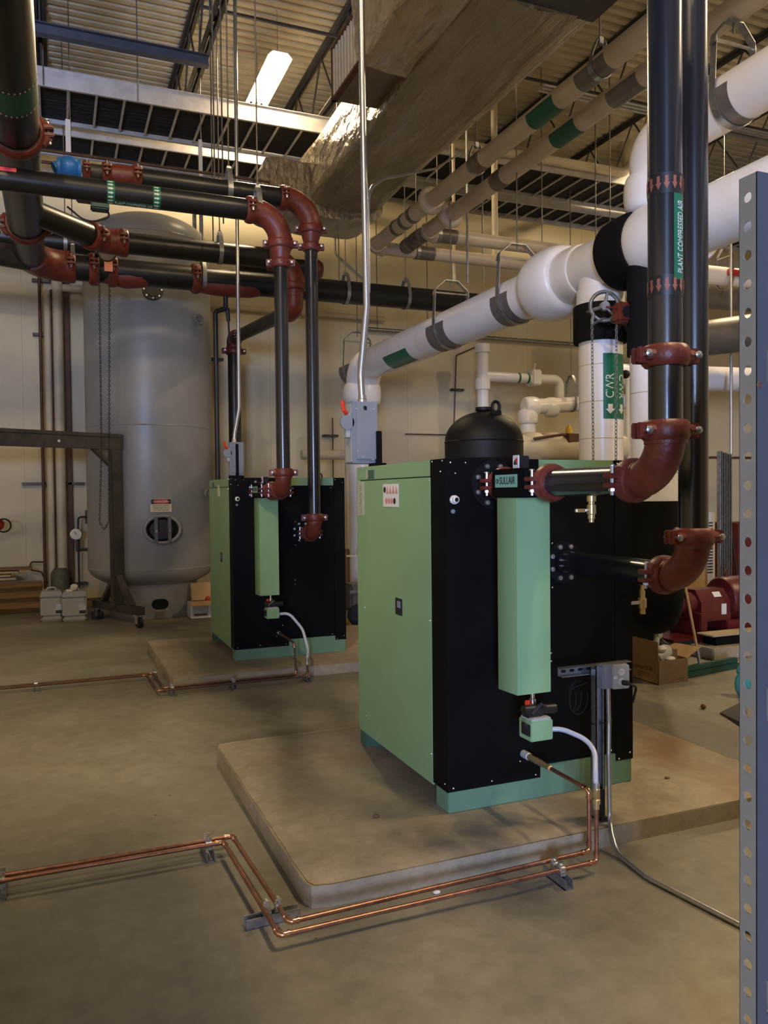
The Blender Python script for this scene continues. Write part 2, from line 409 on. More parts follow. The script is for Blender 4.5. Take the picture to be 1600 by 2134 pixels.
# bar joists
def joist(x, label):
    t = T('roof_joist', label, 'roof joist', (x, 0, 6.62), 'open web roof joists')
    zb, zt = 6.65, 7.48
    for nm, z in (('bottom_chord', zb), ('top_chord', zt)):
        b = MB()
        for s in (-1, 1):
            b.box(x+s*.012, x+s*.065, YF, YW, z, z+.008); b.box(x+s*.012, x+s*.020, YF, YW, z-.0+(0 if nm[0] == 'b' else -.05), z+(.055 if nm[0] == 'b' else 0))
        b.build(nm, 'joist_steel', t)
    b = MB(); yy = YF; k = 0
    while yy < YW-.6:
        b.tube([(x, yy, zb+.02), (x, yy+.55, zt-.02)], .013, 6); b.tube([(x, yy+.55, zt-.02), (x, yy+1.1, zb+.02)], .013, 6); yy += 1.1
    b.build('web', 'joist_steel', t)
for x, l in ((-.08, 'dark roof joist nearest the left edge of the photo'), (1.64, 'dark roof joist left of the lit ceiling lamp'), (3.36, 'dark roof joist right of the lit ceiling lamp, above the wrapped duct'),
             (5.08, 'dark roof joist above the twin beige pipes'), (6.8, 'dark roof joist just right of the twin beige pipes'), (8.52, 'second dark roof joist right of the twin beige pipes'),
             (10.24, 'dark roof joist in the upper right behind the white pipes'), (-1.8, 'roof joist left of the frame')):
    if x > -1: joist(x, l)
y = P(250, 60, z=6.72).y
t = T('roof_beam', 'blue grey steel beam crossing under the joists at the upper left', 'steel beam', (.7, y, 6.5))
B(-.35, 1.68, y-.05, y+.05, 6.60, 6.61).box(-.35, 1.68, y-.006, y+.006, 6.5, 6.61).box(-.35, 1.68, y-.05, y+.05, 6.49, 6.50).build('web', 'blue_steel', t)
for i, (yy, x0, x1, l) in enumerate(((7.2, -.2, 6.9, 'thin dark bridging bar under the roof deck above the duct'), (9.3, 1.6, 12, 'thin dark bridging bar under the roof deck near the lit lamp'), (11.9, -1, 12, 'thin dark bridging bar close to the back wall roof'))):
    tag(B(x0, x1, yy, yy+.03, 7.2, 7.23).build('bridging_bar', 'joist_steel'), l, 'bar')

# cable ladders
def ladder(y0, y1, z, label, railh, cat='cable tray'):
    t = T('cable_tray', label, cat, (4, y0, z), 'aluminium cable ladders under the roof')
    for yy in (y0, y1):
        s = 1 if yy == y0 else -1
        b = B(-3, 13, yy-.004, yy+.004, z, z+railh); b.box(-3, 13, yy-.02, yy+.02, z+railh-.006, z+railh); b.box(-3, 13, min(yy, yy-s*.03), max(yy, yy-s*.03), z, z+.008)
        b.build('side_rail', 'alu', t)
    rung = None; x = -2.85; k = 0
    while x < 12.9:
        if rung is None: rung = B(x-.014, x+.014, y0, y1, z+.012, z+.035, .004).build('rung', 'alu', t); x0 = x
        else:
            o = rung.copy(); COL.objects.link(o); o.parent = t; o.location = V((x-x0, 0, 0)); k += 1
        x += .305
    return t
ladder(9.74, 10.64, 6.2, 'wide aluminium cable ladder with black cables nearest the lamp', .22)
ladder(10.86, 11.50, 6.16, 'narrower aluminium cable ladder with black cables close to the back wall', .14)
for (y0, y1, z, l) in ((9.78, 10.60, 6.245, 'thick layer of black cables lying in the wide cable ladder'), (10.9, 11.46, 6.205, 'layer of black cables lying in the narrower cable ladder')):
    b = MB(); yy = y0
    while yy < y1:
        r = random.uniform(.014, .026); yy += r
        b.tube([(x, yy, z+r+random.uniform(0, .008)) for x in range(-3, 14, 4)], r, 6); yy += r
    b.box(-3, 13, y0, y1, z+.05, z+.09)
    tag(b.build('cable_bundle', 'cable_black'), l, 'cables', kind='stuff')
# tray hangers and loose rods
rods = [(P(88, 60, y=9.72), 6.2, 'threaded rod holding the cable ladder at the far left'), (P(285, 60, y=9.72), 6.2, 'thin hanger rod above the cable ladder left of centre'),
        (P(700, 60, y=9.7), 4.3, 'thin rod hanging in front of the wrapped duct end'), (P(1128, 280, y=9.5), 4.3, 'threaded rod hanging right of the twin beige pipes'),
        (P(1240, 230, y=9.6), 3.4, 'thin rod in front of the right end of the cable ladder'), (P(1270, 230, y=9.0), 3.0, 'thin rod beside the big white elbow')]
for p, zb, l in rods: tag(CY_((p.x, p.y, zb), (p.x, p.y, 7.5), .008, 6).build('hanger_rod', 'rod_steel'), l, 'rod')
for px, zt, zb, yy, w, l in ((142, P(142, 250, y=9.2).z, P(142, 345, y=9.2).z, 9.2, .05, 'white slotted channel post above the blue valve'), (417, P(417, 292, y=9.3).z, P(417, 375, y=9.3).z, 9.3, .04, 'short white channel post in front of the cable ladders')):
    x = P(px, 300, y=yy).x
    tag(B(x-w/2, x+w/2, yy-.02, yy+.02, zb, zt+.0, .003).build('channel_post', 'white_plastic'), l, 'post')

# lamps
def lamp(x, y, z, label, L=1.22, W=.30, sub=True, power=LAMP_POWER):
    t = T('ceiling_lamp', label, 'ceiling lamp', (x, y, z), 'high bay fluorescent lamps')
    b = MB().prism([(-W/2, .0), (-W/2+.06, .06), (W/2-.06, .06), (W/2, 0), (W/2, .01), (W/2-.055, .07), (-W/2+.055, .07), (-W/2, .01)], -L/2, L/2, Matrix(((1, 0, 0, x), (0, 0, 1, y), (0, 1, 0, z+.02), (0, 0, 0, 1))))
    b.build('housing', 'lamp_housing', t)
    for k in range(4): CY_((x-W*.36+k*W*.24, y-L/2, z+.035), (x-W*.36+k*W*.24, y+L/2, z+.035), .016, 8).build('tube', 'lamp', t)
    for s in (-1, 1): CY_((x, y+s*L*.4, z+.08), (x, y+s*L*.4, 7.5), .004, 5).build('hanger_wire', 'galv', t)
    l = area('lamp_light', (x, y, z-.01), (x, y, 0), W, L, power, LAMP_COL); return t
la = P(532, 225, z=6.85); lb = P(582, 122, z=6.85)
lamp(la.x, (la.y+lb.y)/2, 6.85, 'lit fluorescent lamp hanging over the cable ladder', L=abs(la.y-lb.y))
lamp(2.6, 1.0, 6.85, 'fluorescent lamp out of view above the front dryer')
lamp(8.0, 2.0, 6.85, 'fluorescent lamp out of view on the right')
lamp(9.0, 9.6, 6.85, 'fluorescent lamp hidden behind the upper white pipe', power=LAMP_POWER*.6)
lamp(-1.3, 1.0, 6.85, 'fluorescent lamp out of view on the left', power=LAMP_POWER*1.0)
lamp(-2.5, -2.5, 6.85, 'fluorescent lamp out of view behind the camera', power=LAMP_POWER*.35)

t = T('floor_shade_box', 'added box hung out of view above the camera to shade the floor', 'shade box', (.05, .4, 3.5))  # unseen box added overhead to darken the floor at lower left
B(-1.5, 1.6, -1.5, 2.35, 3.5, 4.0, .01).build('casing', 'duct_metal', t)
for dx in (-1.2, 1.3):
    for dy in (-1.2, 2.0): CY_((dx, dy, 3.95), (dx, dy, 7.5), .008, 6).build('rod', 'rod_steel', t)

t = T('daylight_blocker', 'tall box added out of view behind the camera on the left to block daylight', 'cabinet', (-3.1, -3.2, 0))  # invented blocker, keeps doorway daylight off the low left tank and wall
B(-4.4, -1.85, -3.5, -3.0, 0, 2.25, .01).build('casing', 'rack_side', t); B(-3.14, -3.12, -2.998, -2.992, .1, 2.15).build('blocker_seam', 'ink', t)

# ================================================================ concrete pads
def pad(x0, x1, y0, y1, h, name, label):
    bm = bmesh.new(); bmesh.ops.create_cube(bm, size=1)
    for w in bm.verts: w.co = V((x0+(w.co.x+.5)*(x1-x0), y0+(w.co.y+.5)*(y1-y0), (w.co.z+.5)*h))
    bmesh.ops.subdivide_edges(bm, edges=bm.edges[:], cuts=26, use_grid_fill=True)
    for w in bm.verts:
        c = w.co; ex = min(c.x-x0, x1-c.x) < .01; ey = min(c.y-y0, y1-c.y) < .01; top = c.z > h-.004
        if (ex or ey) and top:
            k = .010+.016*abs(noise.noise(c*6)); c.z -= k*.7
            if ex: c.x += k if c.x < (x0+x1)/2 else -k
            if ey: c.y += k if c.y < (y0+y1)/2 else -k
        elif top: c.z += .003*noise.noise(c*2)
        if ex and ey:
            c.x += .018 if c.x < (x0+x1)/2 else -.018; c.y += .018 if c.y < (y0+y1)/2 else -.018
    b = MB(); bm.verts.index_update(); b.add([w.co for w in bm.verts], [[w.index for w in f.verts] for f in bm.faces]); bm.free()
    return tag(b.build(name, 'slab_concrete', ang=50), label, 'concrete pad')
pad(.875, 3.56, 2.95, 4.92, .095, 'equipment_pad', 'raised concrete pad under the front green and black dryer')
pad(.855, 3.5, 6.81, 8.75, .095, 'equipment_pad', 'raised concrete pad under the rear green and black dryer')

# ================================================================ air dryers
def dryer(x0, y0, label, first):
    w, dp, z0, h = 1.09, 1.19, .095, 1.69; x1 = x0+w; y1 = y0+dp; zt = z0+h
    t = T('air_dryer', label, 'air dryer', (x0+w/2, y0+dp/2, z0))
    # base frame
    b = B(x0+.005, x1-.005, y0+.002, y0+.05, z0, z0+.16, .004); b.box(x0+.01, x0+.05, y0+.01, y0+.14, z0, z0+.16); b.box(x1-.05, x1-.01, y0+.01, y1-.01, z0, z0+.1)
    b.build('base_frame', 'green_base', t)
    B(x0+.005, x0+.11, y1-.10, y1, z0, z0+.10, .003).box(x0+.12, x1, y1-.03, y1, z0, z0+.1).build('foot', 'green_dark', t)
    B(x0+.12, x1-.12, y0+.12, y1-.12, z0+.02, z0+.12).build('underframe', 'black_panel', t)
    # green side cover and lid
    cx = x0-.002
    B(x0-.002, x0+.02, y0+.155, y1, z0+.09, zt-.085, .002).build('side_cover', 'green_paint', t)
    B(x0, x1-.001, y0+.155, y1, zt-.08, zt-.002, .003).box(x0+.12, x1-.1, y0+.01, y0+.155, zt-.075, zt-.002).build('lid', 'green_paint', t)
    B(x0+.02, x1-.01, y0+.02, y1-.01, z0+.10, zt-.01).build('cabinet_core', 'black_panel', t)
    # black front panels
    b = B(x0, x0+.52, y0, y0+.16, z0+.10, zt, .002); b.build('corner_panel', 'black_panel', t)
    B(x0+.51, x1-.105, y0+.002, y0+.03, z0+.17, zt-.075, .002).build('front_panel', 'black_panel', t)
    B(x1-.11, x1+.003, y0, y0+.06, z0+.118, zt-.002, .002).box(x1-.02, x1+.002, y0+.02, y1, z0+.12, zt-.02).build('corner_panel', 'black_panel', t)
    B(x0+.30, x0+.50, y0-.006, y0+.02, zt-.07, zt-.004, .004).build('top_bracket', 'black_panel', t)
    # screws
    def screw(x, y, z, d, r=.0055):
        MB().lathe([(r, 0), (r*.9, .002), (r*.4, .004)], (x, y, z), d, 9).build('screw', 'chrome', t)
    f = (0, -1, 0)
    for x, z in ((x0+.03, zt-.02), (x0+.11, zt-.02), (x0+.055, zt-.07), (x0+.03, z0+.12), (x0+.24, z0+.125), (x0+.49, z0+.12), (x0+.40, z0+.20), (x0+.46, z0+.30),
                 (x0+.34, zt-.02), (x0+.48, zt-.02), (x1-.095, zt-.02), (x1-.02, zt-.05), (x1-.09, z0+.13), (x1-.02, z0+.155), (x1-.14, z0+.18), (x1-.14, zt-.1),
                 (x0+.585, z0+.72), (x0+.585, z0+.68), (x0+.595, z0+1.05), (x0+.595, z0+1.27)): screw(x, y0-.002, z, f)
    s = (-1, 0, 0)
    for y, z in ((y0+.02, zt-.01), (y0+.04, zt-.06), (y0+.13, zt-.01), (y0+.02, z0+.14), (y0+.17, zt-.1), (y1-.1, zt-.01), (y1-.11, zt-.14), (y0+.17, z0+.24), (y1-.12, z0+.2), (y1-.12, z0+.85), (y0+.17, z0+.9)): screw(x0-.003, y, z, s, .005)
    # cable gland, plug and latch pocket
    g = MB().lathe([(.022, 0), (.022, .012), (.018, .014), (.018, .028), (.011, .034), (.011, .02)], (x0+.045, y0-.001, zt-.195), f, 10, cap=False).build('cable_gland', 'white_plastic', t)
    MB().lathe([(.011, 0), (.011, .03)], (x0+.045, y0, zt-.195), f, 10).build('gland_hole', 'dark_void', g)
    MB().lathe([(.011, 0), (.010, .006)], (x0+.04, y0-.001, zt-.25), f, 12).build('plug', 'grey_box', t)
    ly = y0+dp*.47
    o = B(x0-.006, x0-.001, ly-.05, ly+.04, z0+.875, z0+.965, .002).build('door_latch', 'black_plastic', t)
    B(x0-.008, x0-.005, ly-.03, ly+.01, z0+.915, z0+.95).build('keyhole', 'grey_box', o)
    # lid corner notch
    B(x0-.005, x0-.002, y1-.29, y1-.20, zt-.075, zt-.025).build('vent_slot', 'green_dark', t)
    B(x0-.006, x0-.004, y1-.20, y1-.17, zt-.072, zt-.027).build('slot_tab', 'label_tan', t)
    # stickers
    if first:
        o = B(x0-.0045, x0-.0025, y0+.545, y0+.76, zt-.235, zt-.11).build('warning_label', 'label_white', t)
        M0 = Mx((x0-.0048, y0+.652, zt-.172), (0, -1, 0), (0, 0, 1))
        for i in range(4):
            M = M0 @ Matrix.Translation((-.042+.042*i, .031, 0)); MB().prism([(-.018, -.022), (.018, -.022), (0, .022)], 0, .001, M).build('pictogram', 'ink_pale', o)
            cc = M0 @ V((-.058+.038*i, -.031, 0)); MB().lathe([(.017, 0), (.017, .001)], cc, s, 14).build('pictogram', 'ink_pale' if i < 3 else 'ink', o)
        cc = M0 @ V((-.082, .031, 0)); MB().lathe([(.017, 0), (.017, .001)], cc, s, 14).build('pictogram', 'ink', o)
        o = B(x0-.0045, x0-.0025, y1-.125, y1-.025, zt-.29, zt-.09).build('name_label', 'label_tan', t)
        textmb('ULTRAFILTER', .048, flat(Mx((x0-.0048, y1-.075, zt-.19), (0, 0, 1), (0, 1, 0)), .62)).build('lettering', 'green_base', o)
    else:
        o = B(x0-.0045, x0-.0025, y0+.60, y0+.70, zt-.17, zt-.10).box(x0-.0045, x0-.0025, y0+.60, y0+.70, zt-.10, zt-.06).build('warning_label', 'label_cream', t)
    # inlet / outlet flanges
    fa = V((x0+.248, y0, zt-.125)); fb = V((x0+.655, y0, 1.27))
    for q, rf in ((fa, .115), (fb, .105)):
        o = MB().lathe([(rf, 0), (rf, .02), (.062, .022), (.060, .05)], q, f, 30).build('flange', 'black_foam', t)
        for k in range(8):
            a = PI/8+PI/4*k; c = q+V((math.cos(a), 0, math.sin(a)))*(rf-.022)
            MB().lathe([(.0125, .018), (.0125, .034), (.006, .035), (.006, .042)], c, f, 6).build('bolt', 'zinc', o)
    return t, fa, fb
def airfilter(fa, lab_t, first):
    x, y, z = fa; yc = y-.345
    t = T('air_filter', lab_t, 'air filter', (x, y-.27, z-.93))
    b = B(x-.112, x+.112, y-.46, y-.20, z-.062, z+.066, .006); b.build('filter_head', 'black_panel', t)
    M = Mx((x-.1135, y-.325, z+.012), (0, -1, 0), (0, 0, 1))
    o = B(x-.1135, x-.111, y-.420, y-.235, z-.016, z+.040).build('name_plate', 'label_mint', t)
    textmb('SULLAIR', .046, flat(Matrix.Translation((-.001, -.014, 0)) @ M, .78)).build('lettering', 'ink', o)
    bb = textmb('S', .018, flat(Matrix.Translation((-.002, .064, 0)) @ M)); 
    MB().tube([M @ V((-.070+math.cos(a)*.0095, math.sin(a)*.0095, .001)) for a in [2*PI*k/14 for k in range(14)]], .0018, 5, closed=True).build('logo_ring', 'ink', o)
    bb.build('logo', 'ink', o)
    MB().lathe([(.0, 0), (.068, 0), (.068, .006)], (x, y-.462, z), (0, -1, 0), 26).build('port_gasket', 'ring_blue' if first else 'black_plastic', t)
    # green bowl cover: folded sheet column
    x0, x1, yf, yb = x-.086, x+.086, y-.368, y-.185
    zb, zt = z-.93, z-.060
    MB().prism([(x0, yf), (x1, yf), (x1, yb), (x0+.012, yb), (x0-.012, yb-.04), (x0-.002, yf+.02)], zb, zt).build('bowl_cover', 'green_paint', t)
    # pressure gauge block
    o = B(x-.035, x+.02, y-.31, y-.25, z+.066, z+.125, .004).build('indicator', 'black_plastic', t)
    B(x-.040, x-.0345, y-.315, y-.265, z+.068, z+.128, .002).build('indicator_face', 'label_white', o)
    Mi = Mx((x-.0405, y-.305, z+.085), (0, 1, 0), (0, 0, 1))
    for c0, c1, mm in ((0, PI/4, 'broom_green'), (PI/4, PI/2, 'ink_red')):
        MB().prism([(0, 0)]+[(math.cos(a)*.03, math.sin(a)*.03) for a in [c0+(c1-c0)*i/6 for i in range(7)]], -.001, .001, Mi).build('indicator_wedge', mm, o)
    # drain
    xd, yd = x+.03, y-.33
    o = MB().lathe([(.010, 0), (.010, .03), (.016, .032), (.016, .052), (.011, .055), (.013, .10), (.013, .12)], (xd-.015, yd, zb), (0, 0, -1), 14).build('drain_valve', 'chrome', t)
    B(xd-.055, xd-.035, yd-.012, yd+.004, zb-.085, zb-.035, .003).tube([(xd-.045, yd-.004, zb-.06), (xd-.02, yd-.002, zb-.06)], .006, 8).build('valve_lever', 'handle_red', o)
    bx = x+.015
    o = B(bx-.052, bx+.062, yf-.03, yf+.07, zb-.205, zb-.115, .004).build('drain_box', 'green_paint', t)
    B(bx-.045, bx+.055, yf-.025, yf+.065, zb-.118, zb-.105, .003).build('drain_box_rim', 'grey_box_light', o)
    MB().tube([(bx-.06, yf+.02, zb-.075), (bx+.105, yf+.02, zb-.082)], .022, 12).tube([(bx-.03, yf, zb-.09), (bx+.02, yf, zb-.05), (bx+.07, yf+.01, zb-.085)], .008, 6).box(bx-.05, bx+.03, yf, yf+.05, zb-.112, zb-.075, .006).build('drain_solenoid', 'black_plastic', o)
    MB().tube([(bx-.058, yf-.02, zb-.17), (bx-.075, yf-.03, zb-.13), (bx-.09, yf-.028, zb-.115)], .006, 6).box(bx-.062, bx-.053, yf-.028, yf+.035, zb-.18, zb-.13, .002).tube([(xd-.015, yd, zb-.1), (bx-.03, yf+.01, zb-.14)], .005, 6).build('drain_cable', 'black_plastic', o)
    return t, V((bx+.06, yf+.02, zb-.175))
d1, fa1, fb1 = dryer(1.69, 3.364, 'front green and black compressed air dryer on the near concrete pad', True)
d2, fa2, fb2 = dryer(1.487, 7.295, 'rear green and black compressed air dryer on the far concrete pad', False)
f1, dp1 = airfilter(fa1, 'green column air filter with black head on the front of the near dryer', True)
f2, dp2 = airfilter(fa2, 'green column air filter with black head on the front of the rear dryer', False)

# ================================================================ dryer piping
OD = .057
def riser(fq, yel, ztop, name, label, mt, near, filt=False, top=None):
    x, y0, z = fq; t = T(name, label, 'air pipe', (x, yel, z))
    R = .152 if near else .13; cx_ = V((x, yel, z))
    ys = y0-.47 if filt else y0-.05
    side = (1, 0, 0)
    if filt:
        coupling((x, y0-.125, z), (0, 1, 0), .058, t, side); CY_((x, y0-.04, z), (x, y0-.21, z), OD*.9, 20).build('pipe', 'dusty_black_pipe', t)
    if ys-.05 > yel+R: CY_((x, ys, z), (x, yel+R-.02, z), OD, 28).build('pipe', mt, t)
    if filt: coupling((x, ys-.035, z), (0, 1, 0), OD+.001, t, side)
    if near or not filt: coupling((x, yel+R+.015, z), (0, 1, 0), OD+.001, t, side)
    else: coupling((x, yel+R+.0, z), (0, 1, 0), OD+.001, t, side)
    elbow(cx_, (0, -1, 0), (0, 0, 1), OD+.001, R, t)
    sd = (1, 0, .0) if near else (1, 0, 0)
    coupling((x, yel, z+R+.015), (0, 0, 1), OD+.001, t, (1, -.15, 0))
    CY_((x, yel, z+R), (x, yel, ztop), OD, 30).build('pipe', mt, t)
    return t
ta = riser(fa1, 2.17, 4.6, 'compressed_air_pipe', 'black air pipe with orange arrows rising from the near filter outlet', 'black_pipe', True, True)
coupling((fa1.x, 2.17, P(1390, 742, x=fa1.x).z), (0, 0, 1), OD+.001, ta, (1, -.15, 0))
tb = riser(fb1, 2.47, 4.6, 'compressed_air_pipe', 'black air pipe behind the arrow marked one, rising from the lower dryer port', 'black_pipe', True)
tc_ = riser(fa2, 6.415, 3.66, 'compressed_air_pipe', 'slim black pipe rising from the rear filter outlet', 'black_pipe', False, True)
td_ = riser(fb2, 6.88, 3.98, 'compressed_air_pipe', 'slim black pipe rising from the lower port of the rear dryer', 'black_pipe', False)
# small valve under outlet pipe
t = T('drain_cock', 'brass ball valve under the near outlet pipe', 'valve', (fa1.x, 2.62, fa1.z-.17))
q = P(1232, 1040, x=fa1.x); z0 = fa1.z-OD
MB().lathe([(.018, 0), (.018, .022), (.012, .024), (.012, .034), (.017, .036), (.018, .070), (.013, .074), (.014, .09), (.010, .092), (.010, .104)], (fa1.x, q.y, z0+.002), (0, 0, -1), 12).build('valve_body', 'brass', t)
MB().tube([(fa1.x-.010, q.y, z0-.055), (fa1.x-.03, q.y, z0-.055)], .007, 8).box(fa1.x-.075, fa1.x-.03, q.y-.008, q.y+.008, z0-.062, z0-.048, .003).build('valve_lever', 'chrome', t)
q = P(1338, 1255, y=3.30)
t = T('drain_cock', 'brass ball valve beside the right edge of the near dryer', 'valve', (q.x, q.y, q.z-.07))
MB().lathe([(.016, -.06), (.016, -.03), (.022, -.028), (.022, .02), (.015, .022), (.015, .06)], q, (0, 0, 1), 12).build('valve_body', 'brass', t)
MB().box(q.x-.075, q.x-.02, q.y-.008, q.y+.008, q.z-.008, q.z+.010, .002).build('valve_lever', 'chrome', t)
MB().tube([(q.x, q.y, q.z+.06), (q.x, q.y, q.z+.10), (q.x, 3.45, q.z+.10)], .01, 8).build('pipe', 'brass', t)
# arrow bands and lettering on front riser
px_ = (fa1.x, 2.17, 0); r0 = OD
u0 = (V((0, 0, 0))-V((fa1.x, 2.17, 0)))      # towards the camera
for zc in (P(1390, 390, x=fa1.x).z, P(1390, 600, x=fa1.x).z):
    patch(px_, (0, 0, 1), r0, -2.2, 2.2, zc-.035, zc+.035, .001, 30, u=u0).build('arrow_band', 'black_plastic', ta)
    for k in range(-4, 5):
        fn = wrapfn(px_, (0, 0, 1), r0+.001, k*.46+.1, zc, u0)
        b = MB().prism(arrowpoly(.045, .02), 0, .0008)
        b.v = [fn(V((-q.x, q.y, q.z))) for q in b.v]; b.build('arrow_mark', 'arrow_orange', ta)
za, zb_ = P(1410, 582, x=fa1.x).z, P(1410, 402, x=fa1.x).z
patch(px_, (0, 0, 1), r0, .52, 1.62, za, zb_, .001, 14, u=u0).build('green_label', 'label_green', ta)
textmb('PLANT COMPRESSED AIR', .040, wrapfn(px_, (0, 0, 1), r0+.001, 1.02, (za+zb_)/2, u0, sx=(zb_-za)/.53)).build('lettering', 'arrow_white', ta)

# upper tees: reducers + big elbows for rear dryer
def topend(t, x, y, zc, left_x, lab):
    R6 = .23; r6 = .084; zt_ = zc-R6
    b = MB().lathe([(OD+.004, 0), (OD+.006, .02), (r6+.002, .10), (r6+.004, .12)], (x, y, zt_-.17), (0, 0, 1), 26); b.build('reducer', 'red_iron', t)
    coupling((x, y, zt_-.175), (0, 0, 1), OD+.001, t, (1, -.3, 0)); coupling((x, y, zt_-.02), (0, 0, 1), r6, t, (1, -.3, 0))
    elbow((x, y, zc), (1, 0, 0), (0, 0, -1), r6, R6, t); coupling((x-R6-.02, y, zc), (1, 0, 0), r6, t, (0, -1, .1))
    CY_((left_x, y, zc), (x-R6, y, zc), r6, 32).build('main_pipe', 'dusty_black_pipe', t)
topend(tc_, fa2.x, 6.415, 3.93, -1.6, '')
topend(td_, fb2.x, 6.88, 4.24, P(285, 372, y=6.88).x, '')
# green bands on pipe 1
uu = V((0, -1, -.38)); pp = (0, 6.415, 3.93)
x1_, x2_ = P(231, 400, y=6.35).x, P(327, 412, y=6.35).x
for xx in (x1_, x2_):
    patch(pp, (1, 0, 0), .084, -2, 2, xx-.028, xx+.028, .0012, 26, u=uu).build('arrow_band', 'label_green', tc_)
    for k in range(-3, 4):
        fn = wrapfn(pp, (1, 0, 0), .0845, k*.36, xx, uu); b = MB().prism(arrowpoly(.04, .022), 0, .0008); b.v = [fn(q) for q in b.v]; b.build('arrow_mark', 'arrow_white', tc_)
patch(pp, (1, 0, 0), .084, .65, 1.5, x1_+.03, x2_-.03, .0012, 10, u=uu).build('green_label', 'label_green_dark', tc_)
textmb('PLANT COMPRESSED AIR', .04, wrapfn(pp, (1, 0, 0), .0848, .98, (x1_+x2_)/2, uu, sx=.62)).build('lettering', 'arrow_white', tc_)
patch(pp, (1, 0, 0), .084, -1.2, -.7, P(-10, 350, y=6.35).x, P(34, 352, y=6.35).x, .003, 8, u=uu).build('pink_marking', 'pink_tape', tc_)
# left part of pipe 0: red spool, grey spool, blue butterfly valve
ZH = 4.24; x = P(285, 372, y=6.88).x
coupling((x, 6.88, ZH), (1, 0, 0), .084, td_, (0, -1, .1))
xs = P(222, 360, y=6.88).x
MB().lathe([(.070, 0), (.076, .02), (.088, .08), (.09, x-xs-.02)], (xs, 6.88, ZH), (1, 0, 0), 26).build('reducer', 'red_iron', td_)
coupling((xs, 6.88, ZH), (1, 0, 0), .070, td_, (0, -1, .1))
xg = P(180, 350, y=6.88).x; CY_((xg, 6.88, ZH), (xs, 6.88, ZH), .066, 24).build('pipe_spool', 'bare_dark_steel', td_)
coupling((xg, 6.88, ZH), (1, 0, 0), .066, td_, (0, -1, .1), k=.8)
t = T('butterfly_valve', 'blue valve body on the upper pipe beside the big header', 'valve', (xg-.12, 6.88, ZH-.2))
MB().sph((xg-.13, 6.88, ZH), .115, sc=(.85, 1, .85)).lathe([(.08, -.09), (.08, .09)], (xg-.13, 6.88, ZH), (1, 0, 0), 20).tube([(xg-.24, 6.86, ZH-.02), (xg-.13, 6.88, ZH+.04)], .05, 10).build('valve_body', 'blue_valve', t)
MB().box(xg-.08, xg+.04, 6.80, 6.92, ZH-.25, ZH-.14, .01).build('valve_neck', 'blue_steel', t)
q = P(208, 427, y=6.88); MB().box(q.x-.07, q.x+.07, 6.82, 6.94, q.z-.045, q.z+.045, .01).build('actuator_box', 'teal_box', t)
q2 = P(140, 427, y=6.9); b = MB().tube(fil([(q.x+.05, 6.88, q.z-.02), (q.x+.08, 6.88, q.z-.09), (q.x-.1, 6.88, q.z-.16), (q2.x, 6.88, q2.z-.02)], .15), .008, 7); b.build('actuator_cable', 'black_rubber', t)

# ---------------------------------------------------------------- header from above, tee, pipes 2 and 3
XH = -.227; RH = .16
t = T('air_header_pipe', 'huge black header pipe coming from overhead at the left edge', 'air pipe', (XH, 4, ZH))
yA = P(35, 320, z=ZH-.16).y; yB = P(55, 503, z=ZH-.16).y
CY_((XH, -3, ZH), (XH, yA-.04, ZH), RH, 40).build('pipe', 'dusty_black_pipe', t)
coupling((XH, yA, ZH), (0, 1, 0), RH, t, (1, 0, .1), k=1.6)
CY_((XH, yA+.03, ZH), (XH, yB, ZH), RH, 40).build('pipe', 'dusty_black_pipe', t)
coupling((XH, yB, ZH), (0, 1, 0), RH, t, (1, 0, .1), k=1.6)
Y3 = 9.79; Y2 = 8.67
elbow((XH, Y3, ZH), (0, 1, 0), (1, 0, 0), RH*.95, .40, t)
CY_((XH, yB, ZH), (XH, Y3-.36, ZH), RH*.97, 36).build('pipe', 'dusty_black_pipe', t)
CY_((XH+.38, Y3, ZH), (6.0, Y3, ZH), .145, 36).build('pipe', 'dusty_black_pipe', t)
coupling((XH+.42, Y3, ZH), (1, 0, 0), .145, t, (0, -1, .1), k=1.4)
# weld rings / green band on header near end
MB().lathe([(RH+.006, -.012), (RH+.008, 0), (RH+.006, .012)], (XH, yA-.06, ZH), (0, 1, 0), 40, cap=False).build('pipe_ring', 'grey_shield', t)
MB().lathe([(RH+.006, -.012), (RH+.008, 0), (RH+.006, .012)], (XH, yB-.06, ZH), (0, 1, 0), 40, cap=False).build('pipe_ring', 'grey_shield', t)
yg = P(30, 222, z=ZH-.16).y
patch((XH, yg, ZH), (0, 1, 0), RH, -1.7, 1.7, -.14, .14, .0015, 24, u=(0, 0, -1)).build('green_band', 'label_green_dark', t)
for s in (-.16, .16):
    for k in range(-8, 9):
        fn = wrapfn((XH, yg, ZH), (0, 1, 0), RH, k*.2, s, (0, 0, -1)); b = MB().prism(arrowpoly(.022, .016), 0, .001); b.v = [fn(q) for q in b.v]; b.build('dot_mark', 'arrow_white', t)
# 45 degree lateral to pipe 2
xe = P(218, 492, z=ZH).x; ye = Y2
p0 = V((XH, Y2-(xe-XH), ZH)); p1 = V((xe, Y2, ZH)); d45 = (p1-p0).normalized()
CY_(p0+d45*.1, p1-d45*.16, .112, 32).build('branch_pipe', 'dusty_black_pipe', t)
coupling(p1-d45*.17, d45, .112, t, (0, -1, 0), k=1.3)
elbow(p1, d45, (1, 0, 0), .112, .15, t)
coupling(p1+V((.19, 0, 0)), (1, 0, 0), .112, t, (0, -1, .1), k=1.3)
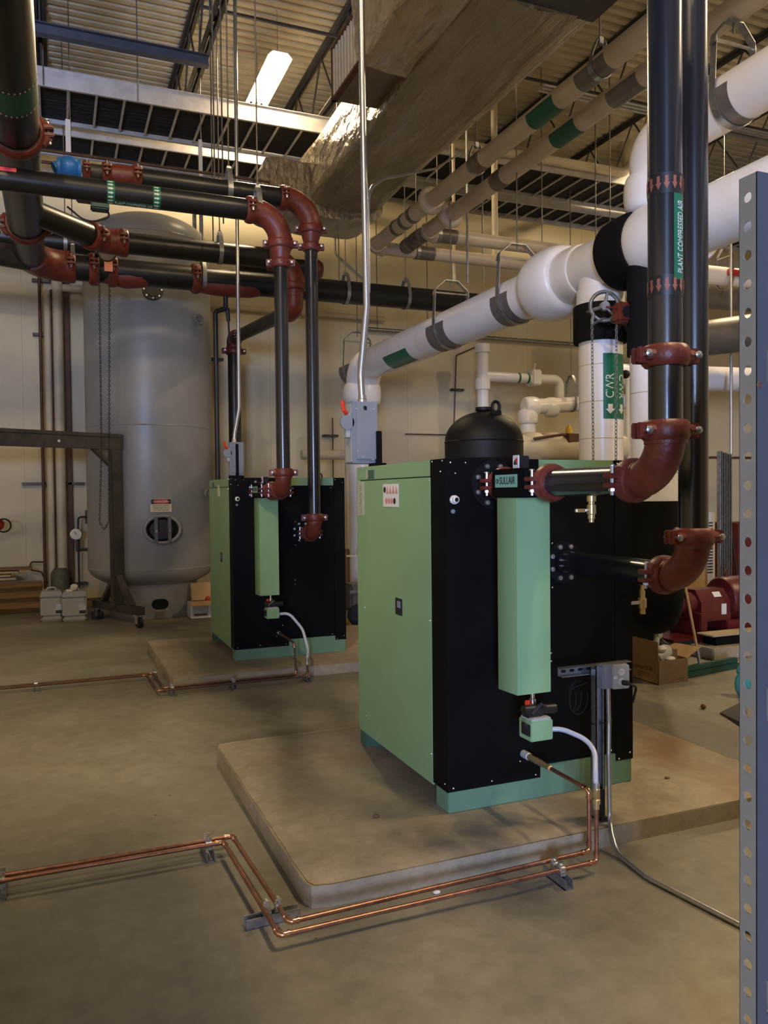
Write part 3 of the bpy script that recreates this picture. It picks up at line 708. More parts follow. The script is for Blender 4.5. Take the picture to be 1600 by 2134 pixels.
# pipe 2 (ends with a down elbow behind the slim riser)
xq = P(612, 560, y=Y2).x
t2 = T('compressed_air_pipe', 'thick black pipe running behind the slim risers and ending in a red elbow', 'air pipe', (1.5, Y2, ZH))
CY_(p1+V((.19, 0, 0)), (xq-.28, Y2, ZH), .110, 34).build('pipe', 'dusty_black_pipe', t2)
coupling((xq-.26, Y2, ZH), (1, 0, 0), .110, t2, (0, -1, .1), k=1.2)
elbow((xq, Y2, ZH), (1, 0, 0), (0, 0, -1), .110, .27, t2)
coupling((xq, Y2, ZH-.29), (0, 0, 1), .110, t2, (1, -.3, 0), k=1.2)
zd = ZH-.52
MB().lathe([(.11, 0), (.11, .03), (.092, .12), (.092, .2)], (xq, Y2, ZH-.30), (0, 0, -1), 26).build('reducer', 'red_iron', t2)
elbow((xq, Y2, zd-.02), (0, 0, -1), (-.12, 1, -.04), .09, .16, t2)
q = P(487, 705, y=11.6); qe = V((q.x, 11.6, q.z))
dd = (qe-V((xq, Y2, zd-.02))).normalized(); CY_(V((xq, Y2, zd-.02))+dd*.1, qe-dd*.05, .085, 26).build('pipe', 'bare_dark_steel', t2)
coupling(V((xq, Y2, zd-.02))+dd*.24, dd, .085, t2, (1, 0, 0), k=1.2)
for k in (.35, .55):
    c = V((xq, Y2, zd-.02)).lerp(qe, .8+.12*k)
    for a in range(14):
        b = MB(); dd_, u_, w_ = frame(dd); b.sph(c+(u_*math.cos(a*.449)+w_*math.sin(a*.449))*.086, .006, 6, 4); b.build('dot_mark', 'arrow_white', t2)
elbow(qe, dd, (0, 0, -1), .09, .15, t2)
coupling((qe.x, qe.y, P(487, 732, y=11.6).z), (0, 0, 1), .09, t2, (1, 0, 0), k=1.4)
CY_((qe.x, qe.y, qe.z-.1), (qe.x, qe.y, .0), .092, 26).build('pipe', 'black_pipe', t2)
# red blind end right of slim riser
q = P(668, 563, y=Y2+.5)
t = T('pipe_end_cap', 'red cap end of a black stub right of the slim risers', 'pipe cap', q)
CY_((q.x-1.0, q.y, q.z), (q.x-.05, q.y, q.z), .10, 24).build('pipe', 'dusty_black_pipe', t)
MB().lathe([(.115, 0), (.12, .03), (.09, .08), (.03, .10), (.001, .105)], (q.x-.07, q.y, q.z), (1, 0, 0), 20).build('cap', 'red_iron', t)
# valve and fittings on pipe 3
t3 = T('butterfly_valve', 'dark valve between two red couplings on the lowest black pipe', 'valve', (P(212, 560, y=Y3).x, Y3, ZH-.2))
for px in (195, 234): coupling((P(px, 562, y=Y3).x, Y3, ZH), (1, 0, 0), .150, t3, (0, -1, .15), k=1.5)
x0_, x1_ = P(200, 562, y=Y3).x, P(228, 562, y=Y3).x; CY_((x0_, Y3, ZH), (x1_, Y3, ZH), .13, 24).build('valve_body', 'black_plastic', t3)
zq = P(215, 520, y=Y3-.1).z; B(x0_-.02, x0_+.04, Y3-.28, Y3-.15, ZH+.1, zq+.02, .01).build('gear_box', 'black_plastic', t3)
MB().lathe([(.09, -.012), (.105, 0), (.09, .012)], ((x0_+x1_)/2+.03, Y3-.30, ZH+.12), (0, -1, 0), 20).build('chain_wheel', 'bare_dark_steel', t3)
t4 = T('pipe_fitting', 'red coupling on the lowest black pipe in front of the tank', 'coupling', (P(407, 580, y=Y3).x, Y3, ZH))
coupling((P(407, 580, y=Y3).x, Y3, ZH), (1, 0, 0), .146, t4, (0, -1, .15), k=1.4)
for p0x, p1x, l in ((240, 285, 'red tee belly under the lowest black pipe, left one near the chains'), (425, 520, 'red tee belly under the lowest black pipe, right one')):
    xa, xb = P(p0x, 600, y=Y3).x, P(p1x, 610, y=Y3).x
    b = MB().tube([(xa-.1, Y3, ZH-.02), (xa+.05, Y3, ZH-.045), ((xa+xb)/2, Y3, ZH-.06), (xb, Y3, ZH-.045), (xb+.1, Y3, ZH-.02)], .13, 20)
    tag(b.build('pipe_tee', 'red_iron'), l, 'pipe fitting')
xv = P(470, 625, y=Y3).x; xd_ = P(450, 850, y=Y3+.05).x; ze_ = P(450, 650, y=Y3).z
t = T('drain_trap', 'dark drip leg with small valve under the lowest black pipe', 'drain', (xv, Y3, 3.4))
MB().tube([(xv, Y3, ZH-.18), (xv, Y3, ZH-.32)], .03, 10).tube(fil([(xv+.02, Y3, ZH-.32), (xd_, Y3, ZH-.32-.06), (xd_, Y3, .0)], .05), .030, 10).tube([(xv+.02, Y3, ZH-.32), (xv+.03, Y3, ZH-.48)], .025, 8).tube([(xv+.03, Y3, ZH-.48), (xv+.04, Y3, ZH-.75)], .012, 6).build('pipe', 'black_plastic', t)
# left grey elbow and far dark pipe at the left edge
q = P(0, 520, y=9.2)
t = T('air_branch_pipe', 'grey brown pipe stub coming in from the left into the header elbow', 'air pipe', (q.x-.4, 9.2, q.z-.15))
MB().tube([(q.x-1.0, 9.0, q.z), (XH-.02, 9.4, q.z-.02)], .12, 26).build('pipe', 'bare_dark_steel', t)
q = P(-20, 490, y=10.8)
tag(MB().tube([(q.x-1.5, 10.8, q.z), (P(200, 515, y=10.8).x+.2, 10.8, q.z)], .125, 26).build('compressed_air_pipe', 'dusty_black_pipe'), 'black pipe behind the header elbow, partly hidden, highest at the left edge', 'air pipe')
# red drop rods: two thin sprinkler copper lines along top-left
for dy, z, l in ((0, 0, 'upper thin rusty line above the black pipes'), (0, -.11, 'lower thin rusty line above the black pipes')):
    a = P(85, 312, y=8.2); e = P(560, 376, y=8.2)
    tag(MB().tube([(a.x, 8.2, a.z+z), (e.x, 8.2, a.z+z), (e.x, 8.2, a.z+z-.15)] if z == 0 else [(a.x, 8.2, a.z+z), (e.x-.1, 8.2, a.z+z)], .016, 8).build('thin_pipe', 'copper_old'), l, 'thin pipe')
# hangers in the pipe bundle
def hang(px, py, y, r, label, z, **k): clevis(P(px, py, y=y).x, y, z, r, 7.5, label, **k)
hang(477, 395, 6.88, .084, 'steel strap hanger on the uppermost black pipe', 4.24)
hang(537, 435, 6.415, .084, 'steel strap hanger beside the red elbow of the front black pipe', 3.93)
hang(458, 525, Y2, .11, 'steel strap hanger on the middle black pipe', ZH)
hang(423, 580, Y3, .146, 'steel strap hanger on the lowest black pipe right of the red coupling', ZH)
hang(152, 560, Y3, .146, 'steel strap hanger on the lowest black pipe beside the header elbow', ZH)
hang(136, 500, 10.8, .126, 'steel strap hanger on the half hidden black pipe', P(-20, 490, y=10.8).z)
hang(845, 620, Y3, .146, 'small clevis hanger on the lowest black pipe near the white header', ZH)
hang(720, 608, Y3, .146, 'clevis hanger on the lowest black pipe behind the silver conduit', ZH)
for px, y, l in ((446, 7.6, 'thin hanging rod left in the bundle of rods'), (463, 7.9, 'thin hanging rod in the middle of the bundle of rods'), (441, 8.9, 'thin rod behind the bundle of rods')):
    x = P(px, 300, y=y).x; tag(CY_((x, y, 4.3), (x, y, 7.5), .008, 6).build('hanger_rod', 'rod_steel'), l, 'rod')
for px, y, l in ((405, 11.9, 'grey conduit rising behind the tank dome, left one'), (419, 11.9, 'grey conduit rising behind the tank dome, right one')):
    x = P(px, 450, y=y).x; tag(CY_((x, y, 4.0), (x, y, 6.0), .03, 8).build('wall_conduit', 'galv'), l, 'conduit')
# chains
for px, l, pb, tg in ((206, 'left pull chain hanging in front of the tank', 900, 0), (228, 'right pull chain hanging in front of the tank', 1085, 1)):
    a = P(px, 525, y=9.55); e = P(px-1+ (6 if px == 206 else 0), pb, y=9.55)
    pts = [a, V((e.x, 9.55, e.z))]
    if px == 228: pts += [V((e.x-.05, 9.55, e.z-.10)), V((e.x-.10, 9.55, e.z-.02)), V((P(212, 900, y=9.55).x, 9.55, P(212, 900, y=9.55).z))]
    chain('pull_chain', l, pts, link=.034, r=.0036, m='bare_dark_steel')
q = P(226, 551, y=9.5)
tag(B(q.x-.045, q.x+.045, 9.49, 9.496, q.z-.08, q.z+.08, .002, ).build('hang_tag', 'tag_orange'), 'orange tag hanging on the right pull chain', 'tag')

# ================================================================ white chilled water pipes
HX, HZ, HR = 3.98, 3.40, .205
def fatring(c, d, r, L, parent, name='fitting_cover', k=1.18, m='white_pvc'):
    d = V(d).normalized(); prof = [(r*1.0, -L/2)]
    for i in range(13):
        a = PI*i/12; prof.append((r+(r*(k-1))*math.sin(a)**.6, -L/2*math.cos(a)))
    prof.append((r*1.0, L/2)); return MB().lathe(prof, c, d, 36).build(name, m, parent)
def yat(px, py, x=HX): return P(px, py, x=x).y
yr1 = P(1252, 850, x=HX).y; yr2 = P(1364, 850, x=HX).y; yfar = P(755, 860, x=HX).y
t = T('chilled_water_pipe', 'huge white insulated pipe running from the right edge to the far wall elbow', 'insulated pipe', (HX, 5, HZ))
CY_((HX, -2, HZ), (HX, yfar-.32, HZ), HR, 44).build('pipe', 'white_pvc', t)
# far elbow and drop
b = MB(); cc = V((HX, yfar-.34, HZ-.34)); pts = [cc+V((0, math.sin(w), math.cos(w)))*.34 for w in [PI/2*i/12 for i in range(13)]]
b.tube(pts, HR*1.12, 32, radii=[HR*(1.0+.16*math.sin(PI*i/12)**.7) for i in range(13)]).build('elbow_cover', 'white_pvc', t)
fatring((HX, yfar, P(757, 822, y=yfar).z), (0, 0, 1), HR, .30, t, k=1.30)
CY_((HX, yfar, 0), (HX, yfar, HZ-.33), HR, 36).build('pipe', 'white_pvc', t)
# big bulging fitting and tee for riser 1
yb1 = P(1158, 592, x=HX).y
fatring((HX, yb1, HZ), (0, 1, 0), HR, .46, t, k=1.50)
fatring((HX, P(1205, 560, x=HX).y+.05, HZ), (0, 1, 0), HR, .34, t, k=1.12)
CY_((HX, yr1, 0.1), (HX, yr1, HZ-.1), .170, 40).build('riser_pipe', 'white_pvc', t)
MB().lathe([(.185, 0), (.185, .22), (.172, .225)], (HX, yr1, HZ-.42), (0, 0, 1), 36).build('fitting_cover', 'white_pvc', t)
zt1 = P(1252, 626, y=yr1-.17).z; zb1 = P(1252, 705, y=yr1-.17).z
MB().lathe([(.171, zb1), (.205, zb1), (.212, zb1+.02), (.212, zt1-.01), (.205, zt1), (.171, zt1)], (HX, yr1, 0), (0, 0, 1), 36).build('rubber_wrap', 'black_foam', t)
# black wrapped tee to riser 2
ybk = yr2
MB().lathe([(HR, -.08), (HR*1.30, -.07), (HR*1.32, -.03), (HR*1.32, .16), (HR*1.28, .24), (HR, .25)], (HX, ybk+.12, HZ), (0, 1, 0), 40).tube([(HX, ybk, HZ), (HX, ybk, P(1340, 725, y=yr2-.2).z)], .190, 36).build('rubber_wrap', 'black_foam', t)
CY_((HX, yr2, 1.55), (HX, yr2, HZ-.2), .170, 40).build('riser_pipe', 'white_pvc', t)
MB().tube(fil([(HX, yr2, 1.55), (HX, yr2, .75), (HX+.9, yr2+1.2, .75)], .25), .20, 28).build('pump_lagging', 'black_foam', t)
fatring((HX, ybk-.16, HZ), (0, 1, 0), HR, .50, t, k=1.34)
# seams on risers
for yy in (yr1, yr2):
    for k in range(7):
        zz = 1.75+.285*k
        if zz < zb1-.05: MB().lathe([(.1705, -.003), (.172, 0), (.1705, .003)], (HX, yy, zz), (0, 0, 1), 40, cap=False).build('seam', 'beige_pipe', t)
# far header seams, saddles and hangers
for px, py in ((812, 722), (838, 712), (862, 700)):
    MB().lathe([(HR+.0005, -.004), (HR+.002, 0), (HR+.0005, .004)], (HX, yat(px, py), HZ), (0, 1, 0), 40, cap=False).build('seam', 'beige_pipe', t)
for i, (px, py, w, l) in enumerate(((1078, 630, .30, 'big galvanised clevis hanger next to the bulging white fitting'), (940, 680, .42, 'big galvanised clevis hanger in the middle of the white header'), (745, 760, .42, 'big galvanised clevis hanger at the far end of the white header'), (1545, 400, .3, 'clevis hanger of the white header out of view behind the rack post'))):
    yy = yat(px, py)
    if i < 3: patch((HX, yy, HZ), (0, 1, 0), HR+.001, -1.75, 1.75, -w/2, w/2, .004, 24, u=(0, 0, -1)).build('saddle', 'grey_shield', t)
    if i < 3: clevis(HX, yy, HZ, HR+.006, 7.5, l, along='y', big=True, w=.06)
q = yat(850, 745); patch((HX, q, HZ), (0, 1, 0), HR+.001, -.15, .95, -.35, .35, .002, 12, u=(-.25, 0, -1)).build('green_label', 'label_green', t)
# upper branch: rises from header, elbows and runs back over the camera
ZU = 4.08; yu = P(1366, 300, x=HX).y
t = T('chilled_water_pipe', 'upper white insulated pipe at the top right edge with fat elbow', 'insulated pipe', (HX, 2, ZU))
CY_((HX, -2, ZU), (HX, yu-.22, ZU), .165, 36).build('pipe', 'white_pvc', t)
b = MB(); cc = V((HX, yu-.24, ZU-.24)); pts = [cc+V((0, math.sin(w), math.cos(w)))*.24 for w in [PI/2*i/12 for i in range(13)]]
b.tube(pts, .18, 30, radii=[.165*(1.0+.25*math.sin(PI*i/12)**.7) for i in range(13)]).build('elbow_cover', 'white_pvc', t)
CY_((HX, yu, HZ), (HX, yu, ZU-.2), .165, 30).build('riser_pipe', 'white_pvc', t)
fatring((HX, yu, ZU-.34), (0, 0, 1), .165, .26, t, k=1.35)
ys_ = P(1500, 225, x=HX-.1).y
patch((HX, ys_-.05, ZU), (0, 1, 0), .166, -1.75, 1.75, -.07, .07, .004, 24, u=(0, 0, -1)).build('saddle', 'grey_shield', t)
clevis(HX, P(1528, 150, x=HX).y, ZU, .17, 7.5, 'big clevis hanger on the upper white pipe at the top right', along='y', big=True, w=.05)
# valve on riser 1: chain wheel, red actuator, chains
q = P(1254, 640, y=yr1-.33)
t = T('chain_wheel_valve', 'grey chain wheel with red position indicator on the black wrapped riser', 'valve', (q.x, yr1-.2, q.z))
cw = V((q.x, yr1-.36, q.z)); wn = V((-.35, -1, .0)).normalized(); _, wu, ww = frame(wn)
b = MB().tube([cw+(wu*math.cos(a)+ww*math.sin(a))*.105 for a in [2*PI*k/28 for k in range(28)]], .014, 8, closed=True)
for a in (0.3, 2.4, 4.5): b.tube([cw, cw+(wu*math.cos(a)+ww*math.sin(a))*.1], .012, 8)
b.lathe([(.034, -.02), (.034, .02)], cw, wn, 14).build('chain_wheel', 'galv', t)
b = MB().tube([cw+V((-.10, 0, -.06)), cw+V((-.11, -.0, -.14))], .013, 8).tube([cw+V((.10, 0, -.06)), cw+V((.11, 0, -.12))], .013, 8).tube(fil([cw+V((-.11, 0, -.14)), cw+V((0, -.0, -.085)), cw+V((.11, 0, -.12))], .1), .010, 8).build('chain_guide', 'galv', t)
CY_(cw, cw+V((0, .2, 0)), .012, 8).build('shaft', 'galv', t)
qa = P(1299, 652, y=yr1-.52); o = MB().box(qa.x-.062, qa.x+.062, qa.y-.04, qa.y+.06, qa.z-.072, qa.z+.072, .018).tube([(qa.x-.15, qa.y, qa.z+.03), (qa.x, qa.y, qa.z+.03)], .008, 8).build('actuator', 'red_iron', t)
CY_((qa.x, qa.y+.05, qa.z), (HX+.08, yr1-.1, qa.z), .022, 10).build('shaft', 'black_plastic', t)
M = Mx((qa.x, qa.y-.041, qa.z), (1, 0, 0), (0, 0, 1))
MB().lathe([(.045, 0), (.045, .004)], (qa.x, qa.y-.04, qa.z), (0, -1, 0), 8).build('indicator_face', 'black_plastic', o)
MB().prism([(-.014, -.035), (.014, -.035), (0, .035)], .004, .007, Mx((qa.x, qa.y-.04, qa.z), (-1, 0, 0), (0, 0, 1))).build('indicator_arrow', 'yellow', o)
qa = P(1290, 692, y=yr1-.25); MB().tube([(qa.x-.09, qa.y+.05, qa.z+.02), (qa.x+.07, qa.y+.02, qa.z)], .05, 12).sph((qa.x+.05, qa.y, qa.z-.01), .065, 12, 8).build('gear_cover', 'black_foam', t)
for dx, l in ((-.112, 'left hand chain hanging in front of the white riser'), (.108, 'right hand chain hanging across the green label of the white riser')):
    a = cw+V((dx, 0, -.10)); chain('hand_chain', l, [a, V((a.x-.02 if dx > 0 else a.x+.01, a.y, 1.0))], link=.034, r=.0034, m='grey_shield')
# CWR label
ang = lambda px: None
pr = V((HX, yr1, 0)); ur = (V((0, 0, 0))-pr)
z0, z1 = P(1280, 873, y=yr1-.15).z, P(1280, 737, y=yr1-.15).z
t_ = [o for o in bpy.data.objects if o.name == 'chilled_water_pipe'][0]
patch(pr, (0, 0, 1), .170, .10, 1.42, z0, z1, .002, 16, u=ur).build('green_label', 'label_green', t_)
textmb('CWR', .095, wrapfn(pr, (0, 0, 1), .172, .42, (z0+z1)/2, ur, sx=.85)).build('lettering', 'label_white', t_)
textmb('CWR', .095, wrapfn(pr, (0, 0, 1), .172, 1.08, (z0+z1)/2, ur, sx=.85, flip=-1)).build('lettering', 'label_white', t_)
for a in (.42, 1.08):
    fn = wrapfn(pr, (0, 0, 1), .172, a, z0+.075, ur); b = MB().prism(arrowpoly(.075, .075), 0, .001); b.v = [fn(V((-c.x, c.y, c.z))) for c in b.v]; b.build('arrow_mark', 'label_white', t_)

# ================================================================ twin beige pipes
def twin(x, yend, xr, zw, label, r=.083):
    z = 4.65; t = T('beige_pipe', label, 'insulated pipe', (x, 5, z))
    CY_((x, -2, z), (x, yend-.12, z), r, 32).build('pipe', 'beige_pipe', t)
    elbow((x, yend, z), (0, 1, 0), (1, 0, 0), r, .14, t, m='beige_pipe', fat=1.12)
    CY_((x+.14, yend, z), (xr, yend, z), r*.95, 26).build('pipe', 'beige_pipe', t)
    return t
ya_, yb_ = P(775, 515, z=4.65).y, P(848, 482, z=4.65).y
XA, XB = 1.20*3.03, 1.325*3.03
tA = twin(XA, ya_, 6.5, 0, 'upper left one of the twin beige pipes crossing overhead to the wall')
tB = twin(XB, yb_, 6.9, 0, 'lower right one of the twin beige pipes crossing overhead to the wall')
for t, x, px_l in ((tA, XA, ((1245, 100, .34, 'grey_shield'), (1140, 203, .36, 'label_green_dark'), (1000, 313, .18, 'dirty_joint'), (862, 432, .07, 'dirty_joint'), (845, 447, .07, 'dirty_joint'), (828, 460, .06, 'dirty_joint'))),
                   (tB, XB, ((1310, 110, .34, 'grey_shield'), (1185, 215, .34, 'label_green_dark'), (1043, 322, .18, 'dirty_joint'), (870, 460, .25, 'dirty_joint'), (850, 478, .12, 'dirty_joint')))):
    for px, py, w, m in px_l:
        yy = P(px, py, x=x).y
        if m == 'dirty_joint': MB().lathe([(.083, -w/2), (.089, -w/2), (.091, 0), (.089, w/2), (.083, w/2)], (x, yy, 4.65), (0, 1, 0), 28).build('joint_band', m, t)
        else: patch((x, yy, 4.65), (0, 1, 0), .084, -1.7, 1.7, -w/2, w/2, .003, 20, u=(0, 0, -1)).build('saddle' if m[0] == 'g' else 'green_label', m, t)
for t, x, px, py in ((tA, XA, 898, 402), (tB, XB, 938, 415)):
    yy = P(px, py, x=x).y; fatring((x, yy, 4.65), (0, 1, 0), .083, .10, t, k=1.75, m='beige_pipe')
for px, py, y, l in ((912, 505, yb_, 'small hanger with dark band on the farther run of the lower beige pipe'), (868, 530, ya_, 'small hanger with dark band on the farther run of the upper beige pipe')):
    x = P(px, py, y=y).x; clevis(x, y, 4.65, .081, 7.5, l)
    tt = tB if y == yb_ else tA; MB().lathe([(.081, -.13), (.085, -.13), (.085, .13), (.081, .13)], (x+.1, y, 4.65), (1, 0, 0), 24).build('joint_band', 'grey_shield', tt)
for px, py, x, l in ((1250, 85, XA, 'hanger gripping the twin beige pipe at the top'), (992, 300, XA, 'hanger gripping the beige pipe beside the duct')):
    clevis(x, P(px, py, x=x).y, 4.65, .085, 7.5, l, along='y')

# ================================================================ wrapped duct
def wrapbox(x0, x1, y0, y1, z0, z1, amp, sag=0, step=.11):
    bm = bmesh.new(); bmesh.ops.create_cube(bm, size=1)
    for w in bm.verts: w.co = V((w.co.x+.5, w.co.y+.5, w.co.z+.5))
    nx, ny, nz = max(2, int((x1-x0)/step)), max(2, int((y1-y0)/step)), max(2, int((z1-z0)/step))
    vs = {}; b = MB(); idx = {}
    def vid(i, j, k):
        if (i, j, k) not in idx:
            c = V((x0+(x1-x0)*i/nx, y0+(y1-y0)*j/ny, z0+(z1-z0)*k/nz)); ctr = V(((x0+x1)/2, c.y, (z0+z1)/2)); d = (c-ctr); d = V((d.x/(x1-x0), 0, d.z/(z1-z0)))
            # rounded corners
            e = min(abs(d.x), abs(d.z)); cor = max(0, (e-.40)*10)
            n = noise.noise(V((c.x*2.1, c.y*.9, c.z*2.1)))*1.0+noise.noise(V((c.x*5, c.y*2.6, c.z*5)))*.5
            c += d.normalized()*(amp*n-cor*.05)
            if d.z < -.45: c.z -= sag*max(0, (1-(2*d.x)**2))*(.7+.5*noise.noise(V((0, c.y*.8, 0))))
            idx[(i, j, k)] = len(b.v); b.v.append(c)
        return idx[(i, j, k)]
    for j in range(ny):
        for i in range(nx): b.f.append((vid(i, j, 0), vid(i+1, j, 0), vid(i+1, j+1, 0), vid(i, j+1, 0))); b.f.append((vid(i, j, nz), vid(i, j+1, nz), vid(i+1, j+1, nz), vid(i+1, j, nz)))
        for k in range(nz): b.f.append((vid(0, j, k), vid(0, j+1, k), vid(0, j+1, k+1), vid(0, j, k+1))); b.f.append((vid(nx, j, k), vid(nx, j, k+1), vid(nx, j+1, k+1), vid(nx, j+1, k)))
    for i in range(nx):
        for k in range(nz): b.f.append((vid(i, 0, k), vid(i, 0, k+1), vid(i+1, 0, k+1), vid(i+1, 0, k))); b.f.append((vid(i, ny, k), vid(i+1, ny, k), vid(i+1, ny, k+1), vid(i, ny, k+1)))
    bm.free(); return b
t = T('air_duct', 'large foil wrapped rectangular air duct running overhead', 'air duct', (3.2, 4, 4.95))
wrapbox(2.76, 3.64, 4.75, 9.3, 4.99, 5.70, .022, .05, .07).build('wrap', 'foil', t, ang=80)
wrapbox(2.76, 3.64, -1, 4.85, 5.02, 5.70, .025, .02, .07).build('wrap', 'foil', t, ang=80)
wrapbox(2.22, 3.66, 8.9, 9.66, 4.90, 5.46, .03, .05, .08).build('end_plenum', 'foil', t, ang=80)
MB().box(2.85, 3.62, 2.2, 4.78, 4.985, 5.02, .004).build('bare_bottom_panel', 'duct_metal', t)
wrapbox(2.27, 2.86, 1.5, 6.12, 5.10, 6.1, .05, .03, .06).build('branch_wrap', 'foil_lit', t, ang=80)
t = T('filter_box', 'box with white pleated filters in a rusty frame on the duct side', 'filter box', (2.5, 6.3, 5.13))
x0, x1, y0, y1, z0, z1 = 2.33, 2.86, 5.95, 6.82, 5.13, 5.60
B(x0+.04, x1, y0, y1, z0+.01, z1-.01).build('box_body', 'kraft', t)
b = B(x0, x0+.05, y0, y1, z0, z0+.025); b.box(x0, x0+.05, y0, y1, z1-.025, z1); b.box(x0, x0+.05, y1-.025, y1, z0, z1); b.build('frame', 'rust_frame', t)
vs = []; k = 0; b = MB(); yy = y0; pr_ = []
while yy < y1-.03: pr_ += [(yy, x0+.006), (yy+.05, x0+.012), (yy+.055, x0+.05), (yy+.07, x0+.05)]; yy += .075
for (a, c) in pr_: b.v += [V((c, a, z0+.02)), V((c, a, z1-.02))]
for i in range(len(pr_)-1): b.f.append((2*i, 2*i+1, 2*i+3, 2*i+2))
b.build('pleated_filter', 'filter_white', t, ang=20)
# clip on duct beside the conduit
q = P(762, 258, x=2.78); tag(B(q.x-.04, q.x+.0, q.y-.03, q.y+.03, q.z-.04, q.z+.04, .008).build('clamp', 'black_plastic'), 'small black clamp on the duct beside the silver conduit', 'clamp')
# conduits under the roof between duct and twin pipes
for k, (pxs, l) in enumerate((((1200, 5, 945, 320), 'first of the thin bright conduits beside the duct'), ((1215, 20, 960, 330), 'second of the thin bright conduits beside the duct'), ((1232, 35, 975, 342), 'third of the thin bright conduits beside the duct'))):
    a = P(pxs[0], pxs[1], z=6.3+.0*k)
    x = (a.x)
    tag(CY_((x, 3, 6.3), (x, 9.6, 6.3), .014, 8).build('overhead_conduit', 'conduit'), l, 'conduit')
for k, l in enumerate(('highest of the three bright conduits crossing right of the twin pipes', 'middle of the three bright conduits crossing right of the twin pipes', 'lowest of the three bright conduits crossing right of the twin pipes')):
    q = P(1250, 202+7*k, z=6.25); tag(CY_((5.2, q.y, 6.25), (13, q.y, 6.25), .016, 8).build('overhead_conduit', 'conduit'), l, 'conduit')
for k, l in enumerate(('upper conduit of the pair below the top right white pipe', 'lower conduit of the pair below the top right white pipe')):
    q = P(1560, 275+12*k, z=6.0); tag(CY_((6.8, q.y, 6.0), (13.5, q.y, 6.0), .03, 8).build('overhead_conduit', 'grey_shield'), l, 'conduit')
q = P(1060, 322, y=9.68); q2 = P(1300, 362, y=9.68)
tag(MB().tube(fil([(q.x-1.3, 9.68, q.z+.02), (q2.x, 9.68, q.z+.02), (q2.x+.35, 9.68, q.z+.45), (q2.x+.5, 9.68, 7.3)], .2), .065, 16).build('roof_drain_pipe', 'wall_pipe'), 'beige pipe along the cable ladder ending at a rising fitting', 'pipe')
q = P(1310, 290, y=11); tag(MB().tube([(q.x-.12, 11, q.z+.75), (q.x+.15, 11, q.z-.5)], .21, 16).build('roof_drain_boot', 'wall_pipe'), 'white cylinder under the roof deck left of the fat white elbow', 'pipe')
q = P(1030, 350, y=9.2); qb = P(1030, 548, y=9.2)
t = T('drop_pipe', 'white vertical drop pipe with capped end between the cable ladders and the twin runs', 'pipe', (q.x, 9.2, qb.z))
CY_((q.x, 9.2, qb.z), (q.x, 9.2, 7.3), .042, 14).build('pipe', 'wall_pipe', t); CY_((q.x, 9.2, qb.z-.03), (q.x, 9.2, qb.z+.05), .06, 14).build('end_cap', 'wall_pipe', t)
for px, z0, y, l in ((1005, 4.0, 10, 'vertical rail left of the white drop pipe'), (945, 4.2, 9.4, 'pale vertical conduit left of the white drop pipe'), (973, 4.4, 8.0, 'thin threaded rod between the twin pipe runs')):
    q = P(px, 420, y=y); tag(CY_((q.x, y, P(px, 590, y=y).z), (q.x, y, 6.2), .022 if px == 945 else .013, 8).build('vertical_conduit', 'wall_pipe' if px == 945 else 'galv'), l, 'conduit')

# ================================================================ silver conduits and disconnect boxes
def disconnect(x, y, z, w, h, label, clabel, cond, cr):
    t = T('disconnect_switch', label, 'electrical box', (x, y, z))
    B(x-w/2, x+w/2, y-.0, y+.13, z, z+h, .004).build('box_body', 'grey_box', t)
    B(x-w/2+.025, x+w/2, y-.012, y, z+.025, z+h-.004, .003).build('cover', 'grey_box', t)
    B(x-w/2-.004, x-w/2+.0, y+.01, y+.12, z+.01, z+h-.01, .001).build('side_plate', 'grey_box_light', t)
    B(x-w/2-.035, x-w/2-.006, y+.01, y+.06, z+h*.42, z+h*.82, .004).build('handle_housing', 'grey_box_light', t)
    MB().lathe([(.045, 0), (.045, .012)], (x-w/2-.03, y+.012, z+h*.66), (0, -1, 0), 16).build('handle_hub', 'grey_box', t)
    MB().tube([(x-w/2-.03, y+.01, z+h*.80), (x-w/2-.055, y-.005, z+h*.85), (x-w/2-.065, y-.01, z+h*1.0)], .013, 8).build('handle', 'handle_red', t)
    MB().lathe([(.012, 0), (.010, .004)], (x, y-.012, z+h*.9), (0, -1, 0), 12).prism([(-.010, 0), (.010, 0), (.006, .014), (0, .024), (-.006, .014)], 0, .004, Mx((x+.003, y-.0125, z+h*.86), (-1, 0, 0), (0, 0, 1))).build('keyhole', 'dark_void', t)
    for dx, dz in ((-.35, .88), (.36, .88), (-.1, .10), (.3, .06), (-.32, .2)): MB().lathe([(.006, 0), (.004, .003)], (x+w*dx, y-.012, z+h*dz), (0, -1, 0), 8).build('screw', 'grey_box_light', t)
    MB().tube(fil(cond, .25), cr, 14).build('conduit', 'conduit', t)
    MB().lathe([(cr*1.35, 0), (cr*1.35, .02), (cr*1.15, .025), (cr*1.15, .045)], (cond[0][0], cond[0][1], z+h), (0, 0, 1), 12).build('connector', 'zinc', t)
    return t
q = P(786, 966, y=4.60); q0 = P(733, 836, y=4.60); w = q.x-q0.x; h = q0.z-q.z
xc = P(757, 835, y=4.64).x; c = [(xc, 4.66, q0.z+.0), (xc-.008, 4.66, P(751, 780, y=4.66).z), (P(764, 655, y=4.66).x, 4.66, P(764, 640, y=4.66).z), (P(745, 0, y=4.66).x, 4.66, 7.4)]
td = disconnect((q.x+q0.x)/2, 4.60, q.z, w, h, 'grey safety switch with red handle above the back corner of the near dryer', '', c, .0215)
B(q.x-.012, q.x+.022, 4.57, 4.62, 1.785, q.z+.20, .003).box(q.x-.05, q.x+.02, 4.50, 4.62, 1.780, q.z).build('bracket', 'black_panel', td)
a = P(770, 455, y=4.7)
